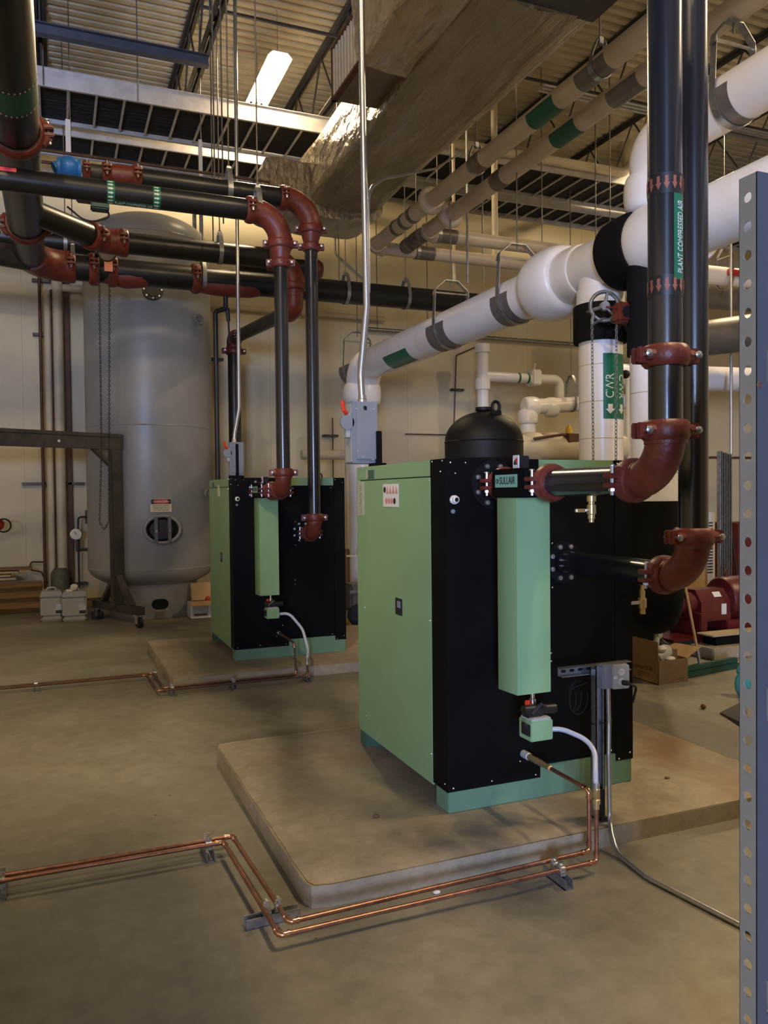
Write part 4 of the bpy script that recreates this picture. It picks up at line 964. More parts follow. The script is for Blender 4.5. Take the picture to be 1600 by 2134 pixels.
tag(MB().tube(fil([(P(768, 610, y=4.72).x, 4.72, P(768, 610, y=4.72).z), (a.x, 4.72, P(768, 395, y=4.72).z), (P(800, 372, y=5.0).x, 5.0, P(800, 372, y=5.0).z), (P(905, 352, y=7).x, 7, P(905, 352, y=7).z), (P(960, 320, y=8).x, 8, P(960, 320, y=8).z)], .22), .011, 8).build('flexible_conduit', 'conduit'), 'thin bent conduit beside the thick silver conduit', 'conduit')
q = P(508, 991, y=8.3); q0 = P(480, 921, y=8.3); w = q.x-q0.x; h = q0.z-q.z
xc = P(489, 921, y=8.33).x
c = [(xc, 8.36, q0.z), (xc+.005, 8.36, P(492, 905, y=8.36).z), (P(498, 850, y=8.36).x, 8.36, P(498, 850, y=8.36).z), (P(486, 0, y=8.36).x+.02, 8.36, 7.4)]
td = disconnect((q.x+q0.x)/2, 8.30, q.z, w, h, 'grey safety switch with red handle above the rear dryer', '', c, .019)
B(q0.x+.05, q0.x+.08, 8.28, 8.31, 1.785, q0.z-.02, .002).box(q0.x+.0, q.x, 8.29, 8.42, 1.781, q.z).build('bracket', 'black_panel', td)
q = P(720, 1030, y=8.1); t = tag(MB().sph((2.60, 8.0, q.z), .045, 10, 6).tube(fil([(2.60, 8.0, q.z+.04), (2.585, 8.05, q.z+.25), (2.57, 8.1, 1.79)], .1), .008, 6).build('dangling_plug', 'black_rubber'), 'black plug dangling at the right side of the rear dryer', 'plug')

# ================================================================ air receiver tank
TX, TY, TR = 1.215, 11.5, .845
t = T('air_receiver_tank', 'tall grey steel air receiver tank in front of the back wall', 'tank', (TX, TY, 0))
prof = [(.001, .36)]
zs, ze = .66, 5.05
for i in range(1, 11): a = PI/2*i/10; prof.append((TR*math.sin(a), zs-.30*math.cos(a)))
prof += [(TR, ze)]
for i in range(1, 11): a = PI/2*i/10; prof.append((max(.001, TR*math.cos(a)), ze+.42*math.sin(a)))
MB().lathe(prof, (TX, TY, 0), (0, 0, 1), 72).build('shell', 'tank_grey', t, ang=60)
MB().lathe([(.60, 0), (.60, .50), (.59, .50)], (TX, TY, 0), (0, 0, 1), 48).build('skirt', 'tank_dark', t)
for z in (zs, 2.55, ze): MB().lathe([(TR, -.008), (TR+.005, 0), (TR, .008)], (TX, TY, z), (0, 0, 1), 72, cap=False).build('weld_seam', 'tank_grey', t)
def on(px, z, r=TR, dr=0):
    "point of the tank shell facing a pixel column"
    d = ROT @ _c(px, 1037); th = math.atan2(d.y, d.x); o = V((0, 0)); u = V((math.cos(th), math.sin(th)))
    bq = V((TX, TY)); tt = u.dot(bq); perp = (bq-u*tt).length; s = tt-math.sqrt(max(.0001, r*r-perp*perp)); p = u*s; n = (p-bq).normalized()
    return V((p.x+n.x*dr, p.y+n.y*dr, z)), V((n.x, n.y, 0))
p, n = on(336, 1.195)
o = MB(); tg = n.cross(V((0, 0, 1))); 
b = MB().tube([p+n*.055+tg*math.cos(a)*.225+V((0, 0, 1))*math.sin(a)*.175 for a in [2*PI*k/36 for k in range(36)]], .022, 10, closed=True)
b.lathe([(.20, 0), (.20, .06)], p-n*.02, n, 36, cap=False); mw = b.build('manway_ring', 'tank_grey', t)
vs = [p+n*.03+tg*math.cos(a)*.215+V((0, 0, 1))*math.sin(a)*.165 for a in [2*PI*k/36 for k in range(36)]]
MB().add(vs+[v-n*.012 for v in vs], [tuple(range(36)), tuple(range(36, 72))]+[(i, (i+1) % 36, 36+(i+1) % 36, 36+i) for i in range(36)]).build('manway_recess', 'dark_void', t)
vs = [p+n*.045+tg*(math.cos(a)*.145+.01)+V((0, 0, 1))*math.sin(a)*.125 for a in [2*PI*k/36 for k in range(36)]]
MB().add(vs+[v-n*.012 for v in vs], [tuple(range(36)), tuple(range(36, 72))]+[(i, (i+1) % 36, 36+(i+1) % 36, 36+i) for i in range(36)]).build('manway_cover', 'gantry_steel', t)
for s in (-.085, .085):
    MB().box(-.022, .022, -.17, .17, -.012, .012, .004, Mx(p+n*.085+tg*s, tg, (0, 0, 1))).build('manway_yoke', 'grey_shield', t)
    MB().lathe([(.016, 0), (.016, .03)], p+n*.095+tg*s-V((0, 0, .02)), n, 6).build('bolt', 'zinc', t)
p, n = on(335, 1.505, dr=.012); M = Mx(p, V((0, 0, 1)).cross(n), (0, 0, 1))
sg = MB().box(-.135, .135, -.085, .085, -.004, .004, .001, M).build('danger_sign', 'label_cream', t)
MB().box(-.128, .128, .018, .080, .004, .005, 0, M).build('header_band', 'ink', sg)
MB().prism([(math.cos(a)*.105, .049+math.sin(a)*.028) for a in [2*PI*k/28 for k in range(28)]], .005, .006, M).build('header_oval', 'ink_red', sg)
textmb('DANGER', .042, flat(M @ Matrix.Translation((0, .049, .0065)))).build('lettering', 'label_white', sg)
for k, s in enumerate(('PERMIT REQUIRED', 'CONFINED SPACE', 'DO NOT ENTER')):
    textmb(s, .026, flat(M @ Matrix.Translation((0, -.005-.028*k, .0045)))).build('lettering', 'ink', sg)
p, n = on(330, .19, r=.60, dr=-.015); M = Mx(p, V((0, 0, 1)).cross(n), (0, 0, 1))
MB().prism([(math.cos(a)*.085+(.025 if math.cos(a) > 0 else -.025), math.sin(a)*.07) for a in [2*PI*k/28 for k in range(28)]], -.01, .020, M).build('skirt_opening', 'dark_void', t)
MB().box(-.06, .04, -.185, -.10, 0, .04, .002, M).build('anchor_bracket', 'grey_shield', t)
p, n = on(325, 4.27); MB().lathe([(.13, 0), (.13, .05), (.09, .05), (.09, .07)], p, n, 20).build('nozzle_flange', 'black_plastic', t)
for k in range(8): c = p+(V((0, 0, 1))*math.cos(k*PI/4)+n.cross(V((0, 0, 1)))*math.sin(k*PI/4))*.11; MB().lathe([(.012, .05), (.012, .07)], c, n, 6).build('bolt', 'zinc', t)
for px, z in ((415, 3.98), (427, 1.65)):
    p, n = on(px, z); MB().tube([p+n*.05+V((0, 0, 1))*math.cos(a)*.06+n.cross(V((0, 0, 1)))*math.sin(a)*.075 for a in [2*PI*k/16 for k in range(16)]], .014, 8, closed=True).lathe([(.03, 0), (.03, .06)], p, n, 10).build('lifting_lug', 'tank_dark', t)

# black receiver behind the near dryer
bx, by = 3.39, 6.0
t = T('black_tank', 'black dome topped tank rising behind the near dryer', 'tank', (bx, by, 0))
zt = P(1008, 848, y=6).z; prof = [(.33, .1), (.335, zt-.30)]
for i in range(1, 10): a = PI/2*i/10; prof.append((.335*math.cos(a), zt-.30+.26*math.sin(a)))
prof += [(.07, zt-.03), (.07, zt-.005), (.001, zt-.003)]
MB().lathe(prof, (bx, by, 0), (0, 0, 1), 48).build('shell', 'black_tank', t, ang=50)
q = P(1033, 848, y=5.85); o = MB().tube([V((q.x, 5.85, q.z))+V((math.cos(a)*.035, 0, math.sin(a)*.045)) for a in [2*PI*k/16 for k in range(16)]], .014, 8, closed=True).box(q.x-.045, q.x+.045, 5.835, 5.865, q.z-.09, q.z-.03).build('lifting_lug', 'black_tank', t)
for z in (zt-.30, zt-.45): MB().lathe([(.335, -.006), (.340, 0), (.335, .006)], (bx, by, z), (0, 0, 1), 48, cap=False).build('weld_seam', 'black_tank', t)
for z in (0,): MB().lathe([(.25, 0), (.25, .12)], (bx, by, 0), (0, 0, 1), 24).build('base', 'black_tank', t)

# ================================================================ steel gantry
G0 = V((.69, 10.70, 0)); gl = V((.39, -.85, 0)).normalized(); gb = V((-.85, -.39, 0)).normalized(); UP = V((0, 0, 1))
t = T('gantry_frame', 'dark steel gantry frame on castors in front of the tank', 'gantry', G0)
zt = 2.42
MB().box(-.07, .07, -.05, .05, .22, zt, .006, Mx(G0, gb, gl)).build('post', 'gantry_steel', t)
MB().box(-.08, 3.4, -.06, .06, zt-.045, zt, .004, Mx(G0, gb, gl)).box(-.08, 3.4, -.025, .055, zt-.20, zt-.05, .004, Mx(G0, gb, gl)).build('beam', 'gantry_steel', t)
def bar(a, b2, w, h, up=(0, 0, 1)):
    a = V(a); b2 = V(b2); L = (b2-a).length; return MB().box(0, L, -w/2, w/2, -h/2, h/2, .004, Mx(a, b2-a, V(up).cross(b2-a)))
bar(G0+gb*.06+V((0, 0, 2.02)), G0+gb*.40+V((0, 0, 2.33)), .07, .05).build('gusset', 'gantry_steel', t)
bar(G0-gl*.58+V((0, 0, .21)), G0+gl*.58+V((0, 0, .21)), .10, .10).build('foot_beam', 'gantry_steel', t)
bar(G0+gl*.02+V((0, 0, .62)), G0+gl*.36+V((0, 0, .25)), .09, .05).build('foot_brace', 'gantry_steel', t)
bar(G0-gl*.02+V((0, 0, .62)), G0-gl*.36+V((0, 0, .25)), .09, .05).build('foot_brace', 'gantry_steel', t)
for s in (-1, 1):
    c = G0+gl*s*.50
    o = MB().lathe([(.03, -.022), (.062, -.022), (.066, -.012), (.066, .012), (.062, .022), (.03, .022)], c+V((0, 0, .066))+gl*.03*s, gb, 20).build('castor_wheel', 'black_rubber', t)
    MB().box(-.05, .05, -.035, .035, .14, .165, .003, Mx(c, gb, gl)).box(-.036, -.030, -.03, .03, .05, .15, 0, Mx(c+gl*.02*s, gb, gl)).box(.030, .036, -.03, .03, .05, .15, 0, Mx(c+gl*.02*s, gb, gl)).build('castor_fork', 'zinc', o)
q = c
MB().lathe([(.02, 0), (.018, .004)], G0+gb*1.55+gl*.055+V((0, 0, zt-.12)), gl, 8).lathe([(.02, 0), (.018, .004)], G0+gb*.75+gl*.055+V((0, 0, zt-.12)), gl, 8).build('bolt', 'chrome', t)

# ================================================================ pipes and things along the back wall
def vpipe(px, ztop, zbot, r, m, label, name='wall_pipe', y=YW-.16, pts=None):
    x = P(px, 900, y=y).x
    return tag(MB().tube([(x, y, zbot), (x, y, ztop)], r, 14).build(name, m), label, 'pipe')
vpipe(88, 4.95, 0.3, .022, 'copper_old', 'thin rusty vertical pipe at the left of the wall pipes')
x1 = P(104, 900, y=YW-.16).x; zt = P(110, 598, y=YW-.16).z
tag(MB().tube(fil([(x1, YW-.16, .3), (x1, YW-.16, zt), (P(225, 607, y=YW-.16).x+.4, YW-.16, zt)], .14), .055, 16).build('wall_pipe', 'wall_pipe'), 'cream wall pipe that elbows to the right near the header', 'pipe')
x2 = P(124, 900, y=YW-.2).x
tag(CY_((x2, YW-.2, .55), (x2, YW-.2, 4.9), .075, 18).build('wall_pipe', 'wall_pipe'), 'thicker straight cream wall pipe left of the tank', 'pipe')
tag(B(x2+.10, x2+.16, YW-.10, YW-.04, .2, 4.9).build('wall_channel', 'rust_frame'), 'brown vertical channel on the wall right of the cream pipes', 'channel')
tag(CY_((x1+.05, YW-.27, .3), (x1+.05, YW-.27, 4.6), .014, 8).build('wall_pipe', 'copper_old'), 'thin dark pipe between the two cream wall pipes', 'pipe')
tag(MB().lathe([(.12, 0), (.13, .02), (.13, .25), (.10, .30), (.08, .33)], (x2-.03, YW-.26, .27), UP, 18).build('pipe_boot', 'mossy'), 'dirty greenish boot at the foot of the cream wall pipes', 'pipe boot')
tag(B(x2-.13, x2+.07, YW-.4, YW-.12, 0, .27, .01).build('pipe_plinth', 'tank_dark'), 'small plinth under the cream wall pipes behind the jugs', 'plinth')
for px, py, w, l in ((88, 584, .14, 'upper left wall clamp rail by the wall pipes'), (122, 586, .12, 'upper wall clamp rail right of the thin rusty pipe'), (88, 697, .13, 'middle wall clamp rail on the thin rusty pipe'), (111, 1008, .42, 'long lower wall clamp rail across the wall pipes'),
                     (185, 1077, .05, 'small wall clamp left of the tank base'), (160, 1217, .15, 'wall clamp under the pressure gauge line'), (450, 748, .12, 'wall clamp left of the pipe behind the rear dryer'), (690, 908, .13, 'wall clamp behind the slim risers'), (955, 812, .12, 'wall clamp on the thin wall line behind the black tank')):
    q = P(px, py, y=YW-.1); h = .02 if py != 1077 else .10
    tag(B(q.x-w, q.x+w, YW-.1, YW, q.z-h, q.z+h, .003).build('wall_clamp', 'bare_dark_steel'), l, 'clamp')
g = P(163, 1113, y=YW-.3); y = YW-.3
t = T('pressure_gauge_line', 'thin pipe with round pressure gauge on the wall left of the tank', 'gauge', (g.x, y, .3))
xr = P(192, 1077, y=y).x; zt = P(185, 1077, y=y).z; zm = P(185, 1145, y=y).z
MB().tube(fil([(xr, y, zt), (g.x, y, zt), (g.x, y, .12)], .05), .014, 8).tube([(g.x, y, zm), (xr+.03, y, zm)], .022, 8).build('pipe', 'bare_dark_steel', t)
MB().lathe([(.085, 0), (.085, .05), (.078, .055)], (g.x-.03, y-.02, g.z), (0, -1, 0), 22).build('gauge_case', 'zinc', t)
o = MB().lathe([(.074, 0), (.074, .003)], (g.x-.03, y-.074, g.z), (0, -1, 0), 22).build('gauge_face', 'glass_face', t)
MB().box(-.004, .004, -.01, .05, .002, .005, 0, Mx((g.x-.03, y-.076, g.z), (.8, 0, .5), (-.5, 0, .8))).build('needle', 'ink', o)
MB().tube([(g.x-.005, y, zm+.22), (g.x-.005, y, zm-.03)], .028, 8).build('valve_body', 'bare_dark_steel', t)
q = P(4, 1093, y=12.2); t = T('hose_valve', 'red handwheel valve at the left edge of the wall', 'valve', q)
MB().sph((q.x-.05, 12.2, q.z), .085, 12, 8).tube([(q.x-.3, 12.4, q.z), (q.x-.05, 12.2, q.z)], .05, 10).build('valve_body', 'valve_red', t)
MB().tube([V((q.x+.03, 12.1, q.z-.01))+V((math.cos(a)*.09, -.05, math.sin(a)*.09)) for a in [2*PI*k/16 for k in range(16)]], .012, 6, closed=True).build('handwheel', 'black_rubber', t)
a, e = P(65, 1178, y=YW-.1), P(95, 1180, y=YW-.1)
tag(MB().tube(fil([(e.x, YW-.1, e.z+.06), (a.x, YW-.1, a.z+.05), (a.x-.02, YW-.1, a.z-.02), (a.x, YW-.1, a.z-.07), (e.x-.06, YW-.1, e.z-.08), (e.x+.02, YW-.1, e.z-.25)], .04), .012, 6).build('wire_loop', 'copper_old'), 'loop of wire on the wall left of the cream pipes', 'wire')
# seam line pipes on the wall
a = P(440, 637, y=YW-.1); zz = a.z
tag(CY_((1.5, YW-.12, P(670, 655, y=YW-.12).z), (5.2, YW-.12, P(670, 655, y=YW-.12).z), .045, 12).build('wall_pipe', 'wall_pipe'), 'cream horizontal pipe behind the lowest black pipe', 'pipe')
q = P(1000, 703, y=YW-.12); tag(CY_((4.8, YW-.12, q.z), (9.2, YW-.12, q.z), .035, 10).build('wall_conduit', 'galv'), 'thin horizontal conduit on the wall behind the white header', 'conduit')
q = P(1060, 716, y=YW-.12)
a, c_, e = P(940, 950, y=YW-.05), P(940, 740, y=YW-.05), P(1003, 718, y=YW-.05)
tag(MB().tube(fil([(a.x, YW-.05, a.z-.8), (c_.x+.1, YW-.05, c_.z), (e.x, YW-.05, e.z)], .06), .012, 6).build('thin_wall_line', 'copper_old'), 'thin dark tube bent over the wall behind the black tank', 'tube')
for x, y, l in ((P(785, 600, y=12).x, 12.0, 'long thin rod in front of the wall left of the white header'), (P(655+535*.4375, 500, y=11.5).x, 11.5, 'long thin rod behind the twin pipe elbows')):
    tag(CY_((x, y, 4.3), (x, y, 7.5), .007, 6).build('hanger_rod', 'rod_steel'), l, 'rod')
a, m1, e = P(698, 492, y=12.2), P(702, 530, y=12.2), P(760, 585, y=12.2)
tag(MB().tube(fil([(a.x, 12.2, 6.2), (a.x, 12.2, m1.z), (e.x, 12.2, e.z)], .1), .018, 8).build('wall_conduit', 'galv'), 'small bent conduit below the duct end', 'conduit')
vpipe(693, P(693, 870, y=YW-.1).z, 1.2, .010, 'copper_old', 'thin dark vertical line between the slim risers and the safety switch', 'thin_wall_line', y=YW-.05)
q = P(680, 948, y=11.8); tag(CY_((q.x-.4, 11.8, q.z), (P(715, 950, y=11.8).x+.1, 11.8, q.z), .075, 14).build('wall_pipe', 'wall_pipe'), 'short cream horizontal pipe left of the big safety switch', 'pipe')
q = P(728, 1020, y=11.6); tag(MB().tube([(q.x, 11.6, .75), (q.x, 11.6, 3.0)], .07, 14).tube([(q.x, 11.6, 1.15), (q.x+.5, 11.5, 1.15)], .07, 12).build('wall_pipe', 'wall_pipe'), 'cream vertical pipe with side branch between the two dryers', 'pipe')
# group right of black tank: cold water fittings
y = 11.6
xt = P(1005, 720, y=y).x
t = T('wall_pipe_set', 'white pipe with tee, green bands and elbow on the wall above the black tank', 'pipe', (xt, y, 2.2))
CY_((xt, y, 2.2), (xt, y, P(1005, 722, y=y).z), .095, 16).build('pipe', 'white_pvc', t); CY_((xt, y, P(1005, 735, y=y).z), (xt, y, P(1005, 718, y=y).z), .125, 16).build('cap', 'white_pvc', t)
CY_((xt, y, P(1005, 812, y=y).z), (xt, y, P(1005, 790, y=y).z), .125, 16).build('tee', 'white_pvc', t)
zh = P(1090, 788, y=y).z; xr = P(1165, 790, y=y).x
MB().tube(fil([(xt, y, zh), (xr, y, zh), (xr, y, P(1165, 835, y=y).z)], .12), .085, 16).build('pipe', 'white_pvc', t)
for px in (1079, 1098): x = P(px, 788, y=y).x; MB().lathe([(.086, -.02), (.089, 0), (.086, .02)], (x, y, zh), (1, 0, 0), 16).build('green_band', 'label_green', t)
x = P(1112, 787, y=y).x; MB().box(x-.09, x+.09, y-.12, y+.12, zh-.12, zh+.14, .02).tube([(x, y, zh+.1), (x+.02, y-.02, zh+.26)], .012, 6).build('valve_cover', 'white_pvc', t)
y = 10.4; zc = P(1150, 850, y=y).z
q = P(1100, 860, y=y)
t = T('wall_pipe_set', 'white insulated pipe with bulging elbow joining from the right above the black tank', 'pipe', (q.x, y, 2.0))
MB().tube(fil([(q.x, y, 1.3), (q.x, y, zc), (q.x+1.6, y-.4, zc+.1)], .15), .115, 20).build('pipe', 'white_pvc', t)
fatring((q.x+.05, y, zc), (1, -.1, 0), .11, .24, t, k=1.45, m='white_pvc'); fatring((q.x+.38, y-.06, zc), (1, -.25, 0), .11, .20, t, k=1.4); fatring((q.x, y, zc-.15), UP, .11, .22, t, k=1.4)
MB().lathe([(.116, -.12), (.120, -.12), (.120, .12), (.116, .12)], (q.x+.95, y-.24, zc+.06), (1, -.25, 0), 18).build('joint_band', 'grey_shield', t)
clevis(P(1190, 838, y=10.2).x, 10.2, zc+.05, .12, 6.2, 'small yoke hanger on the white wall pipe left of the white riser', big=True)
q = P(1150, 935, y=8.2)
b = MB().tube([(q.x-.6, 8.2, q.z), (q.x+.9, 8.0, q.z)], .16, 20)
t = T('lagged_pipe', 'lumpy white lagged pipe just above the near dryer top behind it', 'insulated pipe', (q.x, 8.2, q.z-.2))
b.tube([(q.x-.55, 8.2, 0), (q.x-.55, 8.2, q.z)], .14, 16).build('pipe', 'wall_pipe', t)
for dx in (-.30, .0, .32): fatring((q.x+dx, 8.2-.02*dx, q.z), (1, -.1, 0), .155, .26, t, k=1.28, m='wall_pipe')
q = P(1165, 912, y=8.0)
t = T('lever_valve', 'rusty lever valve with yellow cap on the lagged pipe', 'valve', q)
MB().tube([(q.x-.35, 8.0, q.z-.02), (q.x+.05, 8.0, q.z+.04), (q.x+.2, 8.0, q.z)], .018, 8).box(q.x+.1, q.x+.3, 7.95, 8.05, q.z-.06, q.z+.05, .01).build('lever', 'rust_frame', t)
MB().lathe([(.05, 0), (.04, .06), (.01, .11)], (q.x+.14, 8.0, q.z+.05), UP, 10).build('cap', 'yellow', t)
tag(CY_((5.6, YW-.05, P(1090, 910, y=YW).z), (9.2, YW-.05, P(1090, 910, y=YW).z), .012, 6).build('thin_wall_line', 'copper_old'), 'thin dark horizontal line on the wall above the near dryer', 'tube')

# jugs
def jug(x, y, w, h, label, cap):
    t = T('plastic_jug', label, 'jug', (x, y, 0), 'grey plastic jugs by the wall')
    b = B(x-w/2, x+w/2, y-.12, y+.12, 0, .055, .02); b.box(x-w/2, x+w/2, y-.12, y+.12, .05, h-.07, .028); b.box(x-w/2-.004, x+w/2+.004, y-.124, y+.124, h-.085, h-.055, .01)
    b.prism([(-w/2, 0), (w/2, 0), (w/2-.02, .05), (-w/2+.02, .05)], -.11, .11, Matrix(((1, 0, 0, x), (0, 0, 1, y), (0, 1, 0, h-.06), (0, 0, 0, 1))))
    b.build('body', 'jug_grey', t)
    MB().tube(fil([(x-.06, y, h-.02), (x-.05, y, h+.03), (x+.05, y, h+.03), (x+.06, y, h-.02)], .03), .012, 8).build('handle', 'jug_grey', t)
    if cap: MB().lathe([(.045, 0), (.045, .04)], (x+.0, y, h+.02), (0, -.6, 1), 14).box(x-.10, x-.02, y-.06, y+.04, h-.015, h+.01, .004).build('lid', 'jug_lid', t)
    o = B(x+w*.18, x+w*.46, y-.1225, y-.12, .12, .22).build('jug_label', 'grey_box_light', t); B(x+w*.18, x+w*.46, y-.1235, y-.121, .10, .14).build('label_stripe', 'ink', o)
c1 = P(108, 1294, z=0); c2 = P(156, 1294, z=0)
jug(c1.x, c1.y+.10, .27, .40, 'left grey plastic jug standing under the cream wall pipes', False)
jug(c2.x, c2.y+.08, .30, .40, 'right grey plastic jug with open cream lid', True)
tag(B(c2.x+.21, c2.x+.36, c2.y+.0, c2.y+.18, 0, .09, .01).build('dark_block', 'black_rubber'), 'small dark block on the floor beside the right jug', 'block')
# timber stack
q = P(90, 1268, z=0); y = 12.3
for k in range(3):
    tag(MB().tube([(-3.2, y, .09+.14*k), (-1.2, y-.02, .08+.14*k), (-.22, y-.06, .08+.15*k)], .075, 4).build('timber_beam', 'timber'), ('lowest', 'middle', 'top')[k]+' reddish brown beam in the stack against the wall', 'timber', 'brown beams stacked by the wall')
for k in range(4):
    x1 = (-.55, -.62, -.52, -.35)[k]
    tag(B(-3, x1, y-.1, y+.12, .48+.045*k, .51+.045*k, .002).build('board', 'pale_board' if k < 3 else 'timber'), ('lowest', 'second', 'third', 'topmost')[k]+' board lying on the brown beams by the wall', 'board', 'boards on the beams')
tag(B(-.2, .75, YW-.22, YW-.05, 0, .10, .01).build('floor_beam', 'timber'), 'low brown beam on the floor along the wall behind the jugs', 'timber')
q = P(0, 1265, z=0); tag(MB().lathe([(.09, 0), (.1, .02), (.1, .22), (.08, .24), (.08, .26)], (q.x-.06, 11.6, 0), UP, 16).build('bucket', 'white_plastic'), 'pale bucket just cut by the left edge of the frame', 'bucket')
# carton between tank and rear dryer
q = P(412, 1282, z=0); x, y = q.x+.04, q.y-.12
t = T('cardboard_carton', 'open cardboard carton between the tank and the rear dryer', 'box', (x, y, 0))
b = B(x-.17, x+.3, y-.15, y+.2, 0, .19); b.build('body', 'label_white', t)
MB().box(-.24, .40, -.11, .11, -.003, .003, 0, Mx((x+.05, y-.24, .205), (1, 0, 0), (0, 1, .15))).box(-.2, .40, -.12, .12, -.003, .003, 0, Mx((x+.08, y+.15, .32), (1, 0, 0), (0, .35, 1))).build('flap', 'cardboard', t)
B(x-.15, x+.06, y-.153, y-.15, .02, .17).build('carton_label', 'grey_box_light', t); B(x-.13, x+.04, y-.155, y-.152, .03, .06).build('printed_band', 'ink_brown', t)
tag(MB().sph((x+.06, y-.10, .245), .035).build('red_plug', 'valve_red'), 'small red round plug on the open carton', 'plug')
# wheel / compressor bits seen between the dryers
q = P(742, 1252, y=9.2)
t = T('portable_machine', 'small machine with black wheel seen between the two dryers', 'machine', (q.x, 9.2, 0))
MB().lathe([(.05, -.03), (.10, -.03), (.125, -.02), (.13, 0), (.125, .02), (.10, .03), (.05, .03)], (q.x+.02, 9.2, .13), (-.3, -1, 0), 26).lathe([(.02, -.04), (.02, .04)], (q.x+.02, 9.2, .13), (-.3, -1, 0), 12).build('wheel', 'black_rubber', t)
MB().box(q.x-.05, q.x+.4, 9.26, 9.6, .18, .5, .03).build('body', 'grey_shield', t); MB().box(q.x-.08, q.x+.5, 9.2, 9.24, .40, .44, .005).build('frame', 'galv', t)
B(q.x-.08, q.x+.1, 9.22, 9.5, .0, .03).build('base', 'yellow', t)
q = P(738, 1180, y=10.5); tag(B(q.x-.25, q.x-.0, 10.5, 11.0, 0, .85, .02).build('brown_crate', 'timber'), 'dark brown crate in the gap between the dryers', 'crate')
q = P(744, 1150, y=9.8); tag(MB().sph((q.x+.05, 9.8, q.z), .09, 10, 7, (.6, .8, 1.3)).box(q.x-.15, q.x, 9.78, 9.82, q.z-.06, q.z-.04).build('work_gloves', 'label_cream'), 'cream gloves in the gap between the dryers', 'gloves')
tag(B(P(738, 1180, y=10.5).x-.15, P(738, 1180, y=10.5).x+.4, 10.6, 10.9, .85, .86).build('shelf_board', 'timber'), 'board on the brown crate', 'board') if False else None

# ================================================================ copper drain lines on the floor
def cline(pts, r, name, label, m='copper', mb='copper_bright', R=.018, z=None):
    t = T(name, label, 'copper pipe', pts[0])
    P_ = [V(p) for p in pts]
    MB().tube(fil(P_, R+.006, 6), r, 12).build('pipe', m, t)
    for i in range(1, len(P_)-1):
        a = (P_[i-1]-P_[i]).normalized(); c = (P_[i+1]-P_[i]).normalized(); k = R*2.0
        MB().tube(fil([P_[i]+a*k, P_[i], P_[i]+c*k], R), r*1.22, 12).tube([P_[i]+a*k*.85, P_[i]+a*k*1.05], r*1.4, 12).tube([P_[i]+c*k*.85, P_[i]+c*k*1.05], r*1.4, 12).build('elbow_fitting', mb, t)
    return t
xc, zc = 2.109, .33
t = cline([(xc, 3.14, zc), (xc, 2.838, zc-.002), (xc, 2.838, .06), (.755, 2.80, .06), (.715, 3.615, .06), (-1.6, 3.625, .06)], .0095, 'copper_drain_line', 'copper line from the near dryer, inner one of the floor pair')
MB().lathe([(.019, 0), (.019, .05), (.014, .055)], (xc, 3.362, zc), (0, -1, 0), 14).build('hose_end', 'grey_box_light', t)
MB().lathe([(.014, .05), (.017, .06), (.013, .075), (.016, .085), (.013, .10), (.017, .115), (.013, .13), (.016, .15), (.012, .20), (.015, .21), (.015, .235), (.010, .24)], (xc, 3.362, zc), (0, -1, 0), 10).build('fitting', 'brass', t)
t = cline([(2.078, 2.745, .30), (2.078, 2.745, .06), (.70, 2.728, .06), (.665, 3.570, .06), (-1.6, 3.578, .06)], .0095, 'copper_drain_line', 'copper line from the clear hose, outer one of the floor pair')
MB().lathe([(.013, 0), (.013, .02), (.017, .022), (.017, .04), (.012, .045), (.016, .05), (.016, .085), (.011, .09)], (2.078, 2.745, .285), UP, 10).build('fitting', 'brass', t)
MB().lathe([(.014, 0), (.014, .03)], (2.078, 2.745, .365), UP, 12).build('hose_clamp', 'zinc', t)
tag(MB().tube([V(p) for p in fil([dp1, dp1+V((.06, -.03, .005)), (2.16, 2.86, .52), (2.085, 2.76, .42), (2.078, 2.745, .34)], .12, 10)], .011, 14).build('drain_hose', 'hose'), 'clear plastic hose from the near green drain box to the copper line', 'hose')
def clamp(x, y, z0, dx, dy, label, L=.16):
    "strut saddle under the copper pair, pipes separated along (dx, dy)"
    d = V((dx, dy, 0)).normalized(); t = T('pipe_clamp', label, 'pipe clamp', (x, y, 0)); M = Mx((x, y, 0), d, UP.cross(d))
    MB().box(-L/2, L/2, -.020, .020, 0.001, .006, 0, M).box(-L/2, L/2, -.020, -.016, 0, .040, 0, M).box(-L/2, L/2, .016, .020, 0, .040, 0, M).build('channel', 'galv', t)
    for s in (-.023, .023):
        c = V((x, y, .06))+d*s; a = UP.cross(d)
        MB().tube([c-a*.013, c+a*.013], .0145, 12).box(s-.005, s+.005, -.014, .014, .062, .092, .001, M).box(s-.016, s+.016, -.013, .013, .038, .048, .001, M).build('clip', 'zinc', t)
        MB().tube([c+V((0, 0, .022))-d*.012, c+V((0, 0, .022))+d*.012], .0045, 6).build('screw', 'brass', t)
    return t
clamp(1.90, 2.768, 0, 0, 1, 'pipe clamp on the copper lines near the front right of the pad')
clamp(.727, 2.93, 0, 1, .04, 'long channel clamp on the copper lines at the near pad corner', L=.21)
clamp(.60, 3.60, 0, 0, 1, 'pipe clamp on the copper lines left of the near pad')
clamp(-.24, 3.603, 0, 0, 1, 'pipe clamp on the copper lines at the left edge of the photo')
